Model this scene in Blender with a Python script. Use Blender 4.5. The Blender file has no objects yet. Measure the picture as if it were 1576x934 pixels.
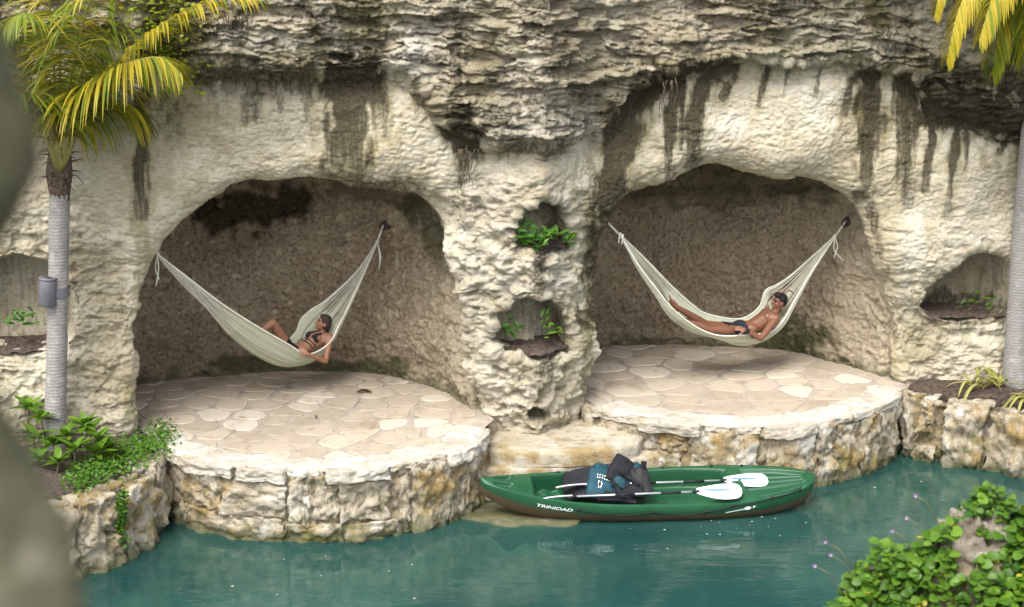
import bpy, bmesh, math, random
import numpy as np
from mathutils import Vector, Matrix
R = math.radians
random.seed(7); rng = np.random.default_rng(7)
scene = bpy.context.scene
COL = scene.collection

# ------------------------------------------------------------------ camera
W0, H0, FPX = 1576.0, 934.0, 2850.0
CAM = np.array([0.0, -23.0, 7.5]); PITCH = R(14.2)
cd = bpy.data.cameras.new('camera'); cam = bpy.data.objects.new('camera', cd); COL.objects.link(cam)
cam.location = CAM; cam.rotation_euler = (math.pi/2 - PITCH, 0, 0)
cd.sensor_width = 36; cd.lens = 36*FPX/W0; cd.clip_start = 0.05; cd.clip_end = 500
cd.dof.use_dof = True; cd.dof.focus_distance = 23.6; cd.dof.aperture_fstop = 2.8
scene.camera = cam

# ------------------------------------------------------------------ sky, sun, exposure
SUN_EL, SUN_AZ = 56, 205      # azimuth clockwise from +Y: 205 = behind the camera, a little to the left
w = bpy.data.worlds.new('World'); scene.world = w; w.use_nodes = True
nt = w.node_tree; bg = nt.nodes['Background']
sky = nt.nodes.new('ShaderNodeTexSky'); sky.sky_type = 'NISHITA'; sky.sun_disc = False
sky.sun_elevation = R(SUN_EL); sky.sun_rotation = R(SUN_AZ); sky.dust_density = 3.0; sky.air_density = 1.0
hs = nt.nodes.new('ShaderNodeHueSaturation'); hs.inputs['Saturation'].default_value = 0.35
nt.links.new(sky.outputs[0], hs.inputs['Color']); nt.links.new(hs.outputs[0], bg.inputs['Color'])
bg.inputs['Strength'].default_value = 0.15
sl = bpy.data.lights.new('sun', 'SUN'); sun = bpy.data.objects.new('sun', sl); COL.objects.link(sun)
sl.energy = 1.5; sl.angle = R(35); sl.color = (1.0, 0.965, 0.90)
az = R(SUN_AZ); el = R(SUN_EL)
sdir = Vector((math.sin(az)*math.cos(el), math.cos(az)*math.cos(el), math.sin(el)))
sun.rotation_euler = sdir.to_track_quat('Z', 'Y').to_euler(); sun.location = (0, -10, 20)
scene.view_settings.view_transform = 'Standard'; scene.view_settings.look = 'None'
scene.view_settings.exposure = 1.42; scene.view_settings.gamma = 1.0
scene.render.engine = 'CYCLES'

# ------------------------------------------------------------------ geometry helpers
_cp, _sp = math.cos(PITCH), math.sin(PITCH)
def unproj(px, py, Y=None, Z=None):
    a = (px - W0/2)/FPX; b = (H0/2 - py)/FPX
    d = np.array([a, _cp + b*_sp, -_sp + b*_cp])
    t = (Y - CAM[1])/d[1] if Y is not None else (Z - CAM[2])/d[2]
    return CAM + d*t
def proj(P):
    q = P - CAM
    depth = q[..., 1]*_cp - q[..., 2]*_sp; up = q[..., 1]*_sp + q[..., 2]*_cp
    return W0/2 + FPX*q[..., 0]/depth, H0/2 - FPX*up/depth

_G = rng.normal(size=(256, 3)).astype(np.float32); _G /= np.linalg.norm(_G, axis=1, keepdims=True)
def pn(x, y, z, seed=0):
    x = np.asarray(x, np.float32); y = np.asarray(y, np.float32)+np.float32(0)*x; z = np.asarray(z, np.float32)+np.float32(0)*x
    xi = np.floor(x); yi = np.floor(y); zi = np.floor(z)
    xf = x-xi; yf_ = y-yi; zf = z-zi
    xi = xi.astype(np.int64); yi = yi.astype(np.int64); zi = zi.astype(np.int64)
    u = xf*xf*xf*(xf*(xf*6-15)+10); v = yf_*yf_*yf_*(yf_*(yf_*6-15)+10); ww = zf*zf*zf*(zf*(zf*6-15)+10)
    out = 0
    for i in (0, 1):
        hx = (xi+i)*73856093
        wx = u if i else 1-u
        for j in (0, 1):
            hy = (yi+j)*19349663
            wy = v if j else 1-v
            for k in (0, 1):
                h = hx ^ hy ^ ((zi+k)*83492791) ^ (seed*2654435)
                h = (h ^ (h >> 13))*1274126177; h = (h ^ (h >> 16)) & 255
                g = _G[h]
                out = out + (wx*wy*(ww if k else 1-ww))*(g[..., 0]*(xf-i)+g[..., 1]*(yf_-j)+g[..., 2]*(zf-k))
    return out*1.5
def fbm(x, y, z, o=3, seed=0, lac=2.1, gain=.5):
    s = 0; a = 1
    for i in range(o):
        s = s + a*pn(x, y, z, seed+i*17); x = x*lac; y = y*lac; z = z*lac; a *= gain
    return s
def cells(x, z, seed):
    """2D cellular noise: random value of the nearest cell and distance to its border"""
    xi = np.floor(x).astype(np.int64); zi = np.floor(z).astype(np.int64); b1 = np.full(x.shape, 9.0); b2 = np.full(x.shape, 9.0); val = np.zeros(x.shape)
    for i in (-1, 0, 1):
        for j in (-1, 0, 1):
            h = ((xi+i)*73856093) ^ ((zi+j)*19349663) ^ (seed*83492791); h = (h ^ (h >> 13))*1274126177; h = h ^ (h >> 16)
            rx = (h & 1023)/1023.; rz = ((h >> 10) & 1023)/1023.; rv = ((h >> 20) & 1023)/1023.
            d = (xi+i+rx-x)**2+(zi+j+rz-z)**2; k = d < b1
            b2 = np.where(k, b1, np.minimum(b2, d)); val = np.where(k, rv, val); b1 = np.where(k, d, b1)
    return val, np.sqrt(b2)-np.sqrt(b1)
def sstep(a, b, x):
    t = np.clip((x-a)/(b-a), 0, 1); return t*t*(3-2*t)

def link(o, parent=None):
    COL.objects.link(o)
    if parent is not None: o.parent = parent
    return o
def setmat(me, mats):
    for m in (mats if isinstance(mats, (list, tuple)) else [mats]): me.materials.append(m)
def tag(o, label=None, cat=None, group=None, kind=None):
    if label: o['label'] = label
    if cat: o['category'] = cat
    if group: o['group'] = group
    if kind: o['kind'] = kind
    return o
def obj(name, verts, faces, mat, parent=None, smooth=True, midx=None):
    me = bpy.data.meshes.new(name)
    me.from_pydata([tuple(map(float, v)) for v in verts], [], [tuple(f) for f in faces])
    if mat is not None: setmat(me, mat)
    if midx is not None: me.polygons.foreach_set('material_index', midx)
    me.polygons.foreach_set('use_smooth', [smooth]*len(me.polygons)); me.update()
    return link(bpy.data.objects.new(name, me), parent)
def quadmesh(name, V, Q, mat, parent=None, marks=None, smooth=True):
    """fast mesh from numpy arrays; V (n,3), Q (m,4)"""
    me = bpy.data.meshes.new(name); n = len(V); m = len(Q)
    me.vertices.add(n); me.vertices.foreach_set('co', np.ascontiguousarray(V, np.float32).ravel())
    me.loops.add(m*4); me.loops.foreach_set('vertex_index', np.ascontiguousarray(Q, np.int32).ravel())
    me.polygons.add(m); me.polygons.foreach_set('loop_start', np.arange(0, m*4, 4, dtype=np.int32))
    me.polygons.foreach_set('loop_total', np.full(m, 4, np.int32))
    me.polygons.foreach_set('use_smooth', np.full(m, smooth))
    if marks is not None:
        at = me.attributes.new('marks', 'FLOAT_COLOR', 'POINT')
        at.data.foreach_set('color', np.ascontiguousarray(marks, np.float32).ravel())
    setmat(me, mat); me.update(calc_edges=True); me.validate()
    return link(bpy.data.objects.new(name, me), parent)
def gridq(nu, nv):
    i = np.arange(nu-1)[:, None]*nv + np.arange(nv-1)[None, :]
    return np.stack([i, i+nv, i+nv+1, i+1], -1).reshape(-1, 4)
def empty(name, loc=(0, 0, 0), rz=0.0):
    o = bpy.data.objects.new(name, None); o.location = tuple(map(float, loc)); o.rotation_euler = (0, 0, rz); o.empty_display_size = .1
    return link(o)
class MB:
    """collects simple shapes in one mesh"""
    def __init__(s): s.v = []; s.f = []; s.m = []
    def add(s, V, F, m=0):
        b = len(s.v); s.v += [tuple(map(float, p)) for p in V]; s.f += [tuple(i+b for i in f) for f in F]; s.m += [m]*len(F)
    def tube(s, pts, rad, n=6, m=0, cap=True):
        pts = [Vector(map(float, p)) for p in pts]; k = len(pts)
        rads = rad if hasattr(rad, '__len__') else [rad]*k
        V = []; ref = None
        for i, p in enumerate(pts):
            t = (pts[min(i+1, k-1)]-pts[max(i-1, 0)])
            t = t.normalized() if t.length > 1e-9 else Vector((0, 0, 1))
            if ref is None: ref = Vector((0, 0, 1)) if abs(t.z) < .9 else Vector((1, 0, 0))
            a = (ref - t*ref.dot(t)).normalized(); ref = a; b = t.cross(a)
            for j in range(n):
                th = 2*math.pi*j/n; V.append(p + (a*math.cos(th)+b*math.sin(th))*rads[i])
        F = [(i*n+j, i*n+(j+1) % n, (i+1)*n+(j+1) % n, (i+1)*n+j) for i in range(k-1) for j in range(n)]
        if cap: F += [tuple(range(n-1, -1, -1)), tuple((k-1)*n+j for j in range(n))]
        s.add(V, F, m)
    def ball(s, c, r, M=None, nu=14, nv=9, m=0):
        r = r if hasattr(r, '__len__') else (r, r, r); c = Vector(map(float, c)); V = []
        for i in range(nv+1):
            ph = math.pi*i/nv
            for j in range(nu):
                th = 2*math.pi*j/nu
                p = Vector((r[0]*math.sin(ph)*math.cos(th), r[1]*math.sin(ph)*math.sin(th), r[2]*math.cos(ph)))
                V.append(c + (M @ p if M is not None else p))
        F = [(i*nu+j, (i+1)*nu+j, (i+1)*nu+(j+1) % nu, i*nu+(j+1) % nu) for i in range(nv) for j in range(nu)]
        s.add(V, F, m)
    def cap(s, p0, r0, p1, r1, n=12):
        p0 = Vector(map(float, p0)); p1 = Vector(map(float, p1)); d = (p1-p0).normalized()
        P = []; Rr = []
        for a in (88, 60, 30): P.append(p0 - d*r0*math.sin(R(a))); Rr.append(max(r0*math.cos(R(a)), .001))
        for t in (0, .5, 1): P.append(p0.lerp(p1, t)); Rr.append(r0+(r1-r0)*t)
        for a in (30, 60, 88): P.append(p1 + d*r1*math.sin(R(a))); Rr.append(max(r1*math.cos(R(a)), .001))
        s.tube(P, Rr, n)
    def box(s, c, h, M=None, m=0):
        c = Vector(map(float, c)); V = []
        for x in (-1, 1):
            for y in (-1, 1):
                for z in (-1, 1):
                    p = Vector((x*h[0], y*h[1], z*h[2])); V.append(c+(M @ p if M is not None else p))
        s.add(V, [(0, 1, 3, 2), (4, 6, 7, 5), (0, 4, 5, 1), (2, 3, 7, 6), (0, 2, 6, 4), (1, 5, 7, 3)], m)
    def build(s, name, mat, parent=None, smooth=True):
        return obj(name, s.v, s.f, mat, parent, smooth, s.m if isinstance(mat, (list, tuple)) else None)

# ------------------------------------------------------------------ materials
def nm(name):
    m = bpy.data.materials.new(name); m.use_nodes = True
    t = m.node_tree; return m, t, t.nodes['Principled BSDF']
def N(t, typ, ins=None, **kw):
    n = t.nodes.new(typ)
    for k, v in kw.items(): setattr(n, k, v)
    for k, v in (ins or {}).items():
        if isinstance(v, bpy.types.NodeSocket): t.links.new(v, n.inputs[k])
        else: n.inputs[k].default_value = v
    return n
def rgb(c): return (c[0], c[1], c[2], 1.0)
def noise(t, co, scale, detail=4, rough=.55, dist=0):
    return N(t, 'ShaderNodeTexNoise', {'Vector': co, 'Scale': scale, 'Detail': detail, 'Roughness': rough, 'Distortion': dist}).outputs['Fac']
def ramp(t, fac, a, b, lo=0.0, hi=1.0):
    return N(t, 'ShaderNodeMapRange', {'Value': fac, 'From Min': a, 'From Max': b, 'To Min': lo, 'To Max': hi}).outputs[0]
def mix(t, fac, a, b):
    n = N(t, 'ShaderNodeMix', data_type='RGBA')
    for s, v in ((n.inputs[0], fac), (n.inputs[6], a), (n.inputs[7], b)):
        if isinstance(v, bpy.types.NodeSocket): t.links.new(v, s)
        elif isinstance(v, (tuple, list)): s.default_value = rgb(v)
        else: s.default_value = v
    return n.outputs[2]
def mth(t, op, a, b=0.0):
    n = N(t, 'ShaderNodeMath', operation=op)
    for i, v in enumerate((a, b)):
        if isinstance(v, bpy.types.NodeSocket): t.links.new(v, n.inputs[i])
        else: n.inputs[i].default_value = v
    return n.outputs[0]
def mix_f(t, a, b): return mth(t, 'ADD', mth(t, 'MULTIPLY', a, .6), mth(t, 'MULTIPLY', b, .4))
def scaled(t, co, s, loc=(0, 0, 0)):
    return N(t, 'ShaderNodeMapping', {'Vector': co, 'Scale': s, 'Location': loc}).outputs[0]
def bump(t, b, h, strength, dist):
    n = N(t, 'ShaderNodeBump', {'Height': h, 'Strength': strength, 'Distance': dist}); t.links.new(n.outputs[0], b.inputs['Normal'])
def geo(t): return N(t, 'ShaderNodeNewGeometry').outputs['Position']

def mat_plain(name, c, rough=.6, var=.15, scale=12, bumpd=0.0, spec=.4, **kw):
    m, t, b = nm(name)
    co = N(t, 'ShaderNodeTexCoord').outputs['Object']
    n1 = noise(t, co, scale, 4)
    d = tuple(x*(1-var*1.6) for x in c); l = tuple(min(1, x*(1+var)) for x in c)
    t.links.new(mix(t, ramp(t, n1, .3, .7), d, l), b.inputs['Base Color'])
    b.inputs['Roughness'].default_value = rough; b.inputs['Specular IOR Level'].default_value = spec
    for k, v in kw.items(): b.inputs[k].default_value = v
    if bumpd: bump(t, b, noise(t, co, scale*6, 3), .6, bumpd)
    return m

def mat_cliff():
    m, t, b = nm('limestone_cliff'); co = geo(t)
    at = N(t, 'ShaderNodeAttribute', attribute_name='marks')
    sp = N(t, 'ShaderNodeSeparateColor', {'Color': at.outputs['Color']})
    st, mo, pa = sp.outputs[0], sp.outputs[1], sp.outputs[2]
    n1 = noise(t, co, .9, 5, .6); n2 = noise(t, co, 5, 6, .62); n3 = noise(t, scaled(t, co, (1, 1, 3.2)), 11, 5, .65)
    c = mix(t, ramp(t, n1, .38, .64), (.42, .362, .26), (.57, .525, .415))
    c = mix(t, mth(t, 'MULTIPLY', ramp(t, n2, .52, .68), .6), c, (.42, .32, .205))
    c = mix(t, mth(t, 'MULTIPLY', ramp(t, n3, .55, .72), .55), c, (.62, .575, .455))
    c = mix(t, mth(t, 'MULTIPLY', ramp(t, n3, .47, .34), .62), c, (.25, .205, .13))
    c = mix(t, mth(t, 'MULTIPLY', pa, .6), c, (.62, .595, .53))
    br = noise(t, scaled(t, co, (1, 1, .35)), 9, 6, .7)
    fine = noise(t, scaled(t, co, (1, 1, 2.4)), 34, 4, .7)
    strk = noise(t, scaled(t, co, (1, 1, .10)), 17, 5, .65)
    mm = ramp(t, mth(t, 'ADD', mo, mth(t, 'MULTIPLY', mth(t, 'SUBTRACT', mix_f(t, br, fine), .5), 1.2)), .18, .85)
    c = mix(t, mth(t, 'MULTIPLY', mm, .8), c, mix(t, ramp(t, fine, .4, .65), (.10, .095, .028), (.24, .205, .075)))
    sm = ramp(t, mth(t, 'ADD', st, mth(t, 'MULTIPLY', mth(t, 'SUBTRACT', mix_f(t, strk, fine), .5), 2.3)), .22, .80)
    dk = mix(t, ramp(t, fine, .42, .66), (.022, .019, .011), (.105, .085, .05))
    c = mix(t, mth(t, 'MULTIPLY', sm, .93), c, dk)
    t.links.new(c, b.inputs['Base Color']); b.inputs['Roughness'].default_value = .93; b.inputs['Specular IOR Level'].default_value = .2
    h = mth(t, 'ADD', mth(t, 'MULTIPLY', noise(t, scaled(t, co, (1, 1, 2.2)), 14, 6, .7), 1.0), mth(t, 'MULTIPLY', noise(t, co, 42, 6, .8), .75))
    nb_ = N(t, 'ShaderNodeBump', {'Height': h, 'Strength': mth(t, 'ADD', mth(t, 'MULTIPLY', at.outputs['Alpha'], .75), .25), 'Distance': .045}); t.links.new(nb_.outputs[0], b.inputs['Normal'])
    return m
def mat_cave():
    m, t, b = nm('cave_limestone'); co = geo(t)
    at = N(t, 'ShaderNodeAttribute', attribute_name='marks')
    sp = N(t, 'ShaderNodeSeparateColor', {'Color': at.outputs['Color']})
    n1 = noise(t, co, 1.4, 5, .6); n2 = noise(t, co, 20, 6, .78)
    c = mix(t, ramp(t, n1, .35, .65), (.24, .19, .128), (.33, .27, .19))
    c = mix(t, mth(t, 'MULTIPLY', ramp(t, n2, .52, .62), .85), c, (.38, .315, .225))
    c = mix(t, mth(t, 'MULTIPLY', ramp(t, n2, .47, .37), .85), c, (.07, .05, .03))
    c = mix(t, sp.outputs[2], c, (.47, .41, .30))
    c = mix(t, ramp(t, mth(t, 'ADD', sp.outputs[1], mth(t, 'MULTIPLY', mth(t, 'SUBTRACT', n2, .5), .9)), .25, .7), c, (.065, .07, .03))
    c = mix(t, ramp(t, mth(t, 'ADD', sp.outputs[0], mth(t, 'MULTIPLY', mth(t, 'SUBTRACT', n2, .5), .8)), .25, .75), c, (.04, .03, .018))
    t.links.new(c, b.inputs['Base Color']); b.inputs['Roughness'].default_value = .95; b.inputs['Specular IOR Level'].default_value = .15
    bump(t, b, mth(t, 'ADD', noise(t, co, 26, 5, .7), mth(t, 'MULTIPLY', noise(t, co, 80, 3), .3)), .9, .04)
    return m
def mat_block(name, base, base2, ochre=.7, white=.5, alg=True, dark=.8):
    m, t, b = nm(name); co = geo(t)
    oi = N(t, 'ShaderNodeObjectInfo').outputs['Random']
    of = N(t, 'ShaderNodeCombineXYZ', {'X': mth(t, 'MULTIPLY', oi, 9.0), 'Y': mth(t, 'MULTIPLY', oi, 31.0)}).outputs[0]
    cs = N(t, 'ShaderNodeVectorMath', {0: co, 1: of}, operation='ADD').outputs[0]
    n1 = noise(t, cs, 2.6, 5, .6, .4); n2 = noise(t, co, 8, 6, .65); n3 = noise(t, cs, 1.7, 4, .6, .6)
    c = mix(t, ramp(t, n1, .35, .65), base, base2)
    c = mix(t, mth(t, 'MULTIPLY', ramp(t, n3, .5, .62), ochre), c, (.34, .235, .09))
    c = mix(t, mth(t, 'MULTIPLY', ramp(t, n1, .56, .66), white), c, (.62, .60, .54))
    c = mix(t, mth(t, 'MULTIPLY', ramp(t, n2, .47, .36), dark), c, (.15, .12, .07))
    c = mix(t, mth(t, 'MULTIPLY', ramp(t, n2, .60, .70), .5), c, (.58, .54, .44))
    if alg:
        z = N(t, 'ShaderNodeSeparateXYZ', {'Vector': co}).outputs[2]
        a = ramp(t, mth(t, 'ADD', z, mth(t, 'MULTIPLY', mth(t, 'SUBTRACT', n2, .5), .22)), -.70, -.86)
        c = mix(t, mth(t, 'MULTIPLY', a, .85), c, (.075, .085, .035))
        g = mth(t, 'MULTIPLY', ramp(t, z, -.25, -.6), ramp(t, noise(t, cs, 3.3, 5, .6), .52, .66))
        c = mix(t, mth(t, 'MULTIPLY', g, .85), c, (.17, .17, .06))
    t.links.new(c, b.inputs['Base Color']); b.inputs['Roughness'].default_value = .9; b.inputs['Specular IOR Level'].default_value = .25
    bump(t, b, mth(t, 'ADD', noise(t, cs, 18, 6, .7), mth(t, 'MULTIPLY', noise(t, co, 60, 4, .7), .4)), 1.0, .05)
    return m
def mat_flag(name, mortar=False):
    m, t, b = nm(name); co = geo(t)
    oi = N(t, 'ShaderNodeObjectInfo').outputs['Random']
    n1 = noise(t, co, 6, 6, .65); n2 = noise(t, scaled(t, co, (1, .6, 1)), 1.3, 5, .6)
    if mortar: c = mix(t, ramp(t, n1, .35, .65), (.30, .255, .21), (.40, .345, .285))
    else:
        c = mix(t, oi, (.32, .265, .20), (.45, .385, .30))
        c = mix(t, mth(t, 'MULTIPLY', ramp(t, oi, .78, .9), .55), c, (.56, .51, .43))
        c = mix(t, mth(t, 'MULTIPLY', ramp(t, n1, .5, .7), .45), c, (.46, .39, .30))
    c = mix(t, mth(t, 'MULTIPLY', ramp(t, n2, .56, .68), .55), c, (.22, .165, .10))
    c = mix(t, mth(t, 'MULTIPLY', ramp(t, n1, .42, .33), .6), c, (.20, .155, .11))
    t.links.new(c, b.inputs['Base Color']); b.inputs['Roughness'].default_value = .8; b.inputs['Specular IOR Level'].default_value = .3
    bump(t, b, noise(t, co, 30, 5, .7), .6, .012)
    return m
def mat_water():
    m, t, b = nm('turquoise_water'); t.nodes.remove(b); out = t.nodes['Material Output']; co = geo(t)
    rip = mth(t, 'ADD', noise(t, scaled(t, co, (.5, 1.6, 1)), 2.2, 3, .5, .4), mth(t, 'MULTIPLY', noise(t, scaled(t, co, (.8, 1.9, 1)), 9, 3, .5), .09))
    bp = N(t, 'ShaderNodeBump', {'Height': rip, 'Strength': .5, 'Distance': .022}).outputs[0]
    n1 = noise(t, co, .45, 3, .5)
    dif = N(t, 'ShaderNodeBsdfDiffuse', {'Color': mix(t, ramp(t, n1, .35, .65), (.015, .070, .066), (.042, .122, .102)), 'Normal': bp}).outputs[0]
    tr = N(t, 'ShaderNodeBsdfTransparent', {'Color': (.50, .66, .58, 1)}).outputs[0]
    body = N(t, 'ShaderNodeMixShader', {0: .52, 1: tr, 2: dif}).outputs[0]
    gl = N(t, 'ShaderNodeBsdfGlossy', {'Color': (1, 1, 1, 1), 'Roughness': .035, 'Normal': bp}).outputs[0]
    fr = N(t, 'ShaderNodeFresnel', {'IOR': 1.33, 'Normal': bp}).outputs[0]
    t.links.new(N(t, 'ShaderNodeMixShader', {0: fr, 1: body, 2: gl}).outputs[0], out.inputs['Surface'])
    return m
def mat_leaf(name, c1, c2, tip=None, trans=.35, rough=.45):
    m, t, b = nm(name); co = geo(t)
    oi = N(t, 'ShaderNodeObjectInfo').outputs['Random']
    pi_ = N(t, 'ShaderNodeNewGeometry').outputs['Random Per Island']
    n = noise(t, co, 7, 3)
    f = mth(t, 'ADD', mth(t, 'MULTIPLY', mth(t, 'ADD', oi, pi_), .35), mth(t, 'MULTIPLY', n, .4))
    c = mix(t, ramp(t, f, .2, .85), c1, c2)
    if tip: c = mix(t, ramp(t, pi_, .965, .975), c, tip)
    t.links.new(c, b.inputs['Base Color']); b.inputs['Roughness'].default_value = rough; b.inputs['Specular IOR Level'].default_value = .35
    tl = N(t, 'ShaderNodeBsdfTranslucent', {'Color': c}).outputs[0]
    out = t.nodes['Material Output']
    t.links.new(N(t, 'ShaderNodeMixShader', {0: trans, 1: b.outputs[0], 2: tl}).outputs[0], out.inputs['Surface'])
    return m
def mat_palm_trunk():
    m, t, b = nm('palm_bark'); co = N(t, 'ShaderNodeTexCoord').outputs['Object']
    wv = N(t, 'ShaderNodeTexWave', {'Vector': co, 'Scale': 7.5, 'Distortion': 5.0, 'Detail': 3, 'Detail Scale': 2.5}, bands_direction='Z').outputs['Fac']
    n = noise(t, co, 9, 5, .65)
    c = mix(t, ramp(t, wv, .2, .8), (.21, .195, .18), (.28, .265, .25))
    c = mix(t, mth(t, 'MULTIPLY', ramp(t, n, .55, .7), .6), c, (.40, .385, .37))
    c = mix(t, mth(t, 'MULTIPLY', ramp(t, noise(t, co, 3.2, 5, .7), .5, .68), .5), c, (.12, .105, .09))
    t.links.new(c, b.inputs['Base Color']); b.inputs['Roughness'].default_value = .85
    bump(t, b, mth(t, 'ADD', mth(t, 'MULTIPLY', wv, .4), n), .5, .012)
    return m
M = {}
M['cliff'] = mat_cliff(); M['cave'] = mat_cave()
M['block'] = mat_block('wall_stone', (.40, .335, .235), (.55, .50, .40), .95, .8)
M['cap'] = mat_block('cap_stone', (.48, .43, .34), (.62, .58, .50), .3, .9, False, .35)
M['lime'] = mat_block('lime_wash', (.56, .51, .42), (.70, .68, .62), .25, .8, False, .3)
M['stepst'] = mat_block('step_stone', (.47, .40, .28), (.60, .55, .45), .85, .6, False, .4)
M['mortar'] = mat_block('wall_mortar', (.30, .25, .17), (.44, .38, .28), .6, .4)
M['boulder'] = mat_block('boulder_stone', (.20, .165, .125), (.42, .375, .30), .15, .5, False)
M['flag'] = mat_flag('flagstone'); M['flagmortar'] = mat_flag('flag_mortar', True)
M['water'] = mat_water()
def mat_bed():
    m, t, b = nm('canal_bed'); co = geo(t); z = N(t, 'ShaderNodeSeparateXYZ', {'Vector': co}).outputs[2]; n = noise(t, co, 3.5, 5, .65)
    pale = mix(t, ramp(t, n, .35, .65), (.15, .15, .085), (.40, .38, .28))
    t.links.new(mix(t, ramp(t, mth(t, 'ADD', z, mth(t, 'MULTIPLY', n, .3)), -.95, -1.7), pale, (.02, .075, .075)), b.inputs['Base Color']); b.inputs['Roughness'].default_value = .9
    return m
M['bed'] = mat_bed()
M['soil'] = mat_plain('dark_soil', (.085, .06, .045), .95, .5, 20, .03)
M['bank'] = mat_plain('bank_earth', (.16, .13, .085), .95, .4, 6, .05)
M['palmbark'] = mat_palm_trunk()
M['fibre'] = mat_plain('palm_fibre', (.115, .08, .055), .95, .5, 30, .02)
M['frond'] = mat_leaf('palm_frond_green', (.085, .145, .012), (.27, .31, .024), None, .4)
M['frondy'] = mat_leaf('palm_frond_yellow', (.27, .24, .018), (.50, .38, .028), None, .4)
M['rachis'] = mat_plain('palm_rachis', (.26, .23, .06), .5, .2, 8)
M['leaf'] = mat_leaf('bright_leaf', (.018, .07, .006), (.15, .28, .02), (.38, .36, .04))
M['leafd'] = mat_leaf('deep_leaf', (.025, .085, .012), (.075, .19, .02))
M['cover'] = mat_leaf('creeper_leaf', (.03, .10, .01), (.11, .23, .02))
M['dryleaf'] = mat_leaf('strap_leaf', (.12, .16, .02), (.50, .46, .15))
M['root'] = mat_plain('dry_root', (.10, .075, .05), .9, .4, 20)
M['stem'] = mat_plain('stem', (.14, .12, .05), .8, .3, 20)
M['petal'] = mat_plain('purple_petal', (.36, .24, .46), .6, .2, 30)

# ------------------------------------------------------------------ the cliff face
_b = np.array([unproj(x, y, Z=0)[:2] for x, y in ((208, 668), (738, 640), (830, 648), (905, 620), (1380, 590), (1480, 588))])
FX = np.concatenate([[-9.0, -6.2], _b[:, 0], [10.0]]); FY = np.concatenate([[-.75, -.62], _b[:, 1], [_b[-1, 1]+.2]])
def yf(x): return np.interp(x, FX, FY)
DIN = np.array([-.26, .9656])                      # into the rock
def on_face(px, py):
    y = 0.5
    for _ in range(12):
        p = unproj(px, py, Y=y); y = .5*y+.5*float(yf(p[0]))
    return p
def face_poly(pts): return np.array([[q[0], q[2]] for q in (on_face(*p) for p in pts)])
def poly_sdf(gx, gz, P, margin):
    """signed distance (outside +) and unit gradient, only near the polygon"""
    sd = np.full(gx.shape, 99.0); nx = np.zeros_like(gx); nz = np.zeros_like(gx)
    m = (gx > P[:, 0].min()-margin) & (gx < P[:, 0].max()+margin) & (gz > P[:, 1].min()-margin) & (gz < P[:, 1].max()+margin)
    x = gx[m]; z = gz[m]; best = np.full(x.shape, 1e9); bx = np.zeros_like(x); bz = np.zeros_like(x); ins = np.zeros(x.shape, bool)
    n = len(P)
    for i in range(n):
        a = P[i]; b = P[(i+1) % n]; d = b-a; L = d @ d + 1e-12
        tt = np.clip(((x-a[0])*d[0]+(z-a[1])*d[1])/L, 0, 1); qx = a[0]+tt*d[0]; qz = a[1]+tt*d[1]
        dd = (x-qx)**2+(z-qz)**2; k = dd < best
        best[k] = dd[k]; bx[k] = qx[k]; bz[k] = qz[k]
        c = (a[1] > z) != (b[1] > z)
        with np.errstate(divide='ignore', invalid='ignore'):
            ins ^= c & (x < (b[0]-a[0])*(z-a[1])/(b[1]-a[1]+1e-12)+a[0])
    s = np.sqrt(best); sg = np.where(ins, -1.0, 1.0); den = np.maximum(s, 1e-6)
    sd[m] = s*sg; nx[m] = (x-bx)/den*sg; nz[m] = (z-bz)/den*sg
    return sd, nx, nz
def smooth_closed(P, it=2):
    for _ in range(it):
        Q = []
        for i in range(len(P)):
            a = P[i]; b = P[(i+1) % len(P)]; Q += [a*.75+b*.25, a*.25+b*.75]
        P = np.array(Q)
    return P
CAVE_L = [(208, 760), (208, 668), (203, 640), (206, 600), (216, 560), (212, 520), (222, 480), (218, 440), (226, 405), (236, 372), (258, 352), (300, 328), (345, 304), (390, 292), (440, 284), (480, 278), (520, 284), (560, 292), (600, 296), (640, 304), (668, 318), (684, 345), (690, 384), (703, 420), (713, 457), (722, 500), (731, 542), (737, 590), (744, 640), (746, 760)]
CAVE_R = [(903, 760), (903, 640), (907, 600), (915, 560), (913, 520), (921, 470), (918, 430), (927, 390), (930, 345), (940, 312), (962, 292), (1000, 284), (1030, 287), (1062, 274), (1084, 267), (1110, 263), (1150, 264), (1200, 270), (1250, 270), (1290, 284), (1325, 306), (1345, 335), (1356, 370), (1362, 420), (1370, 480), (1376, 540), (1384, 592), (1386, 760)]
NICHES = [([(793, 386), (790, 360), (800, 335), (824, 312), (850, 303), (872, 315), (880, 345), (882, 375), (876, 390), (830, 393)], .50),
          ([(764, 542), (760, 505), (772, 478), (800, 462), (840, 460), (868, 474), (882, 505), (880, 536), (866, 549), (800, 551)], .55),
          ([(1425, 482), (1424, 455), (1444, 425), (1475, 396), (1510, 379), (1545, 382), (1560, 400), (1564, 470), (1550, 488), (1480, 491)], .55),
          ([(-60, 540), (-60, 420), (0, 404), (66, 402), (102, 435), (114, 485), (108, 528), (50, 545)], .6),
          ([(818, 649), (815, 637), (828, 628), (843, 635), (848, 649)], .30)]
LEDGE = [(-80, 40), (200, 60), (300, 105), (420, 128), (520, 122), (610, 108), (660, 150), (684, 200), (740, 226), (850, 228), (925, 212), (955, 160), (1005, 116), (1090, 98), (1200, 102), (1330, 104), (1420, 130), (1448, 182), (1520, 202), (1600, 196), (1750, 180)]
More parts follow.
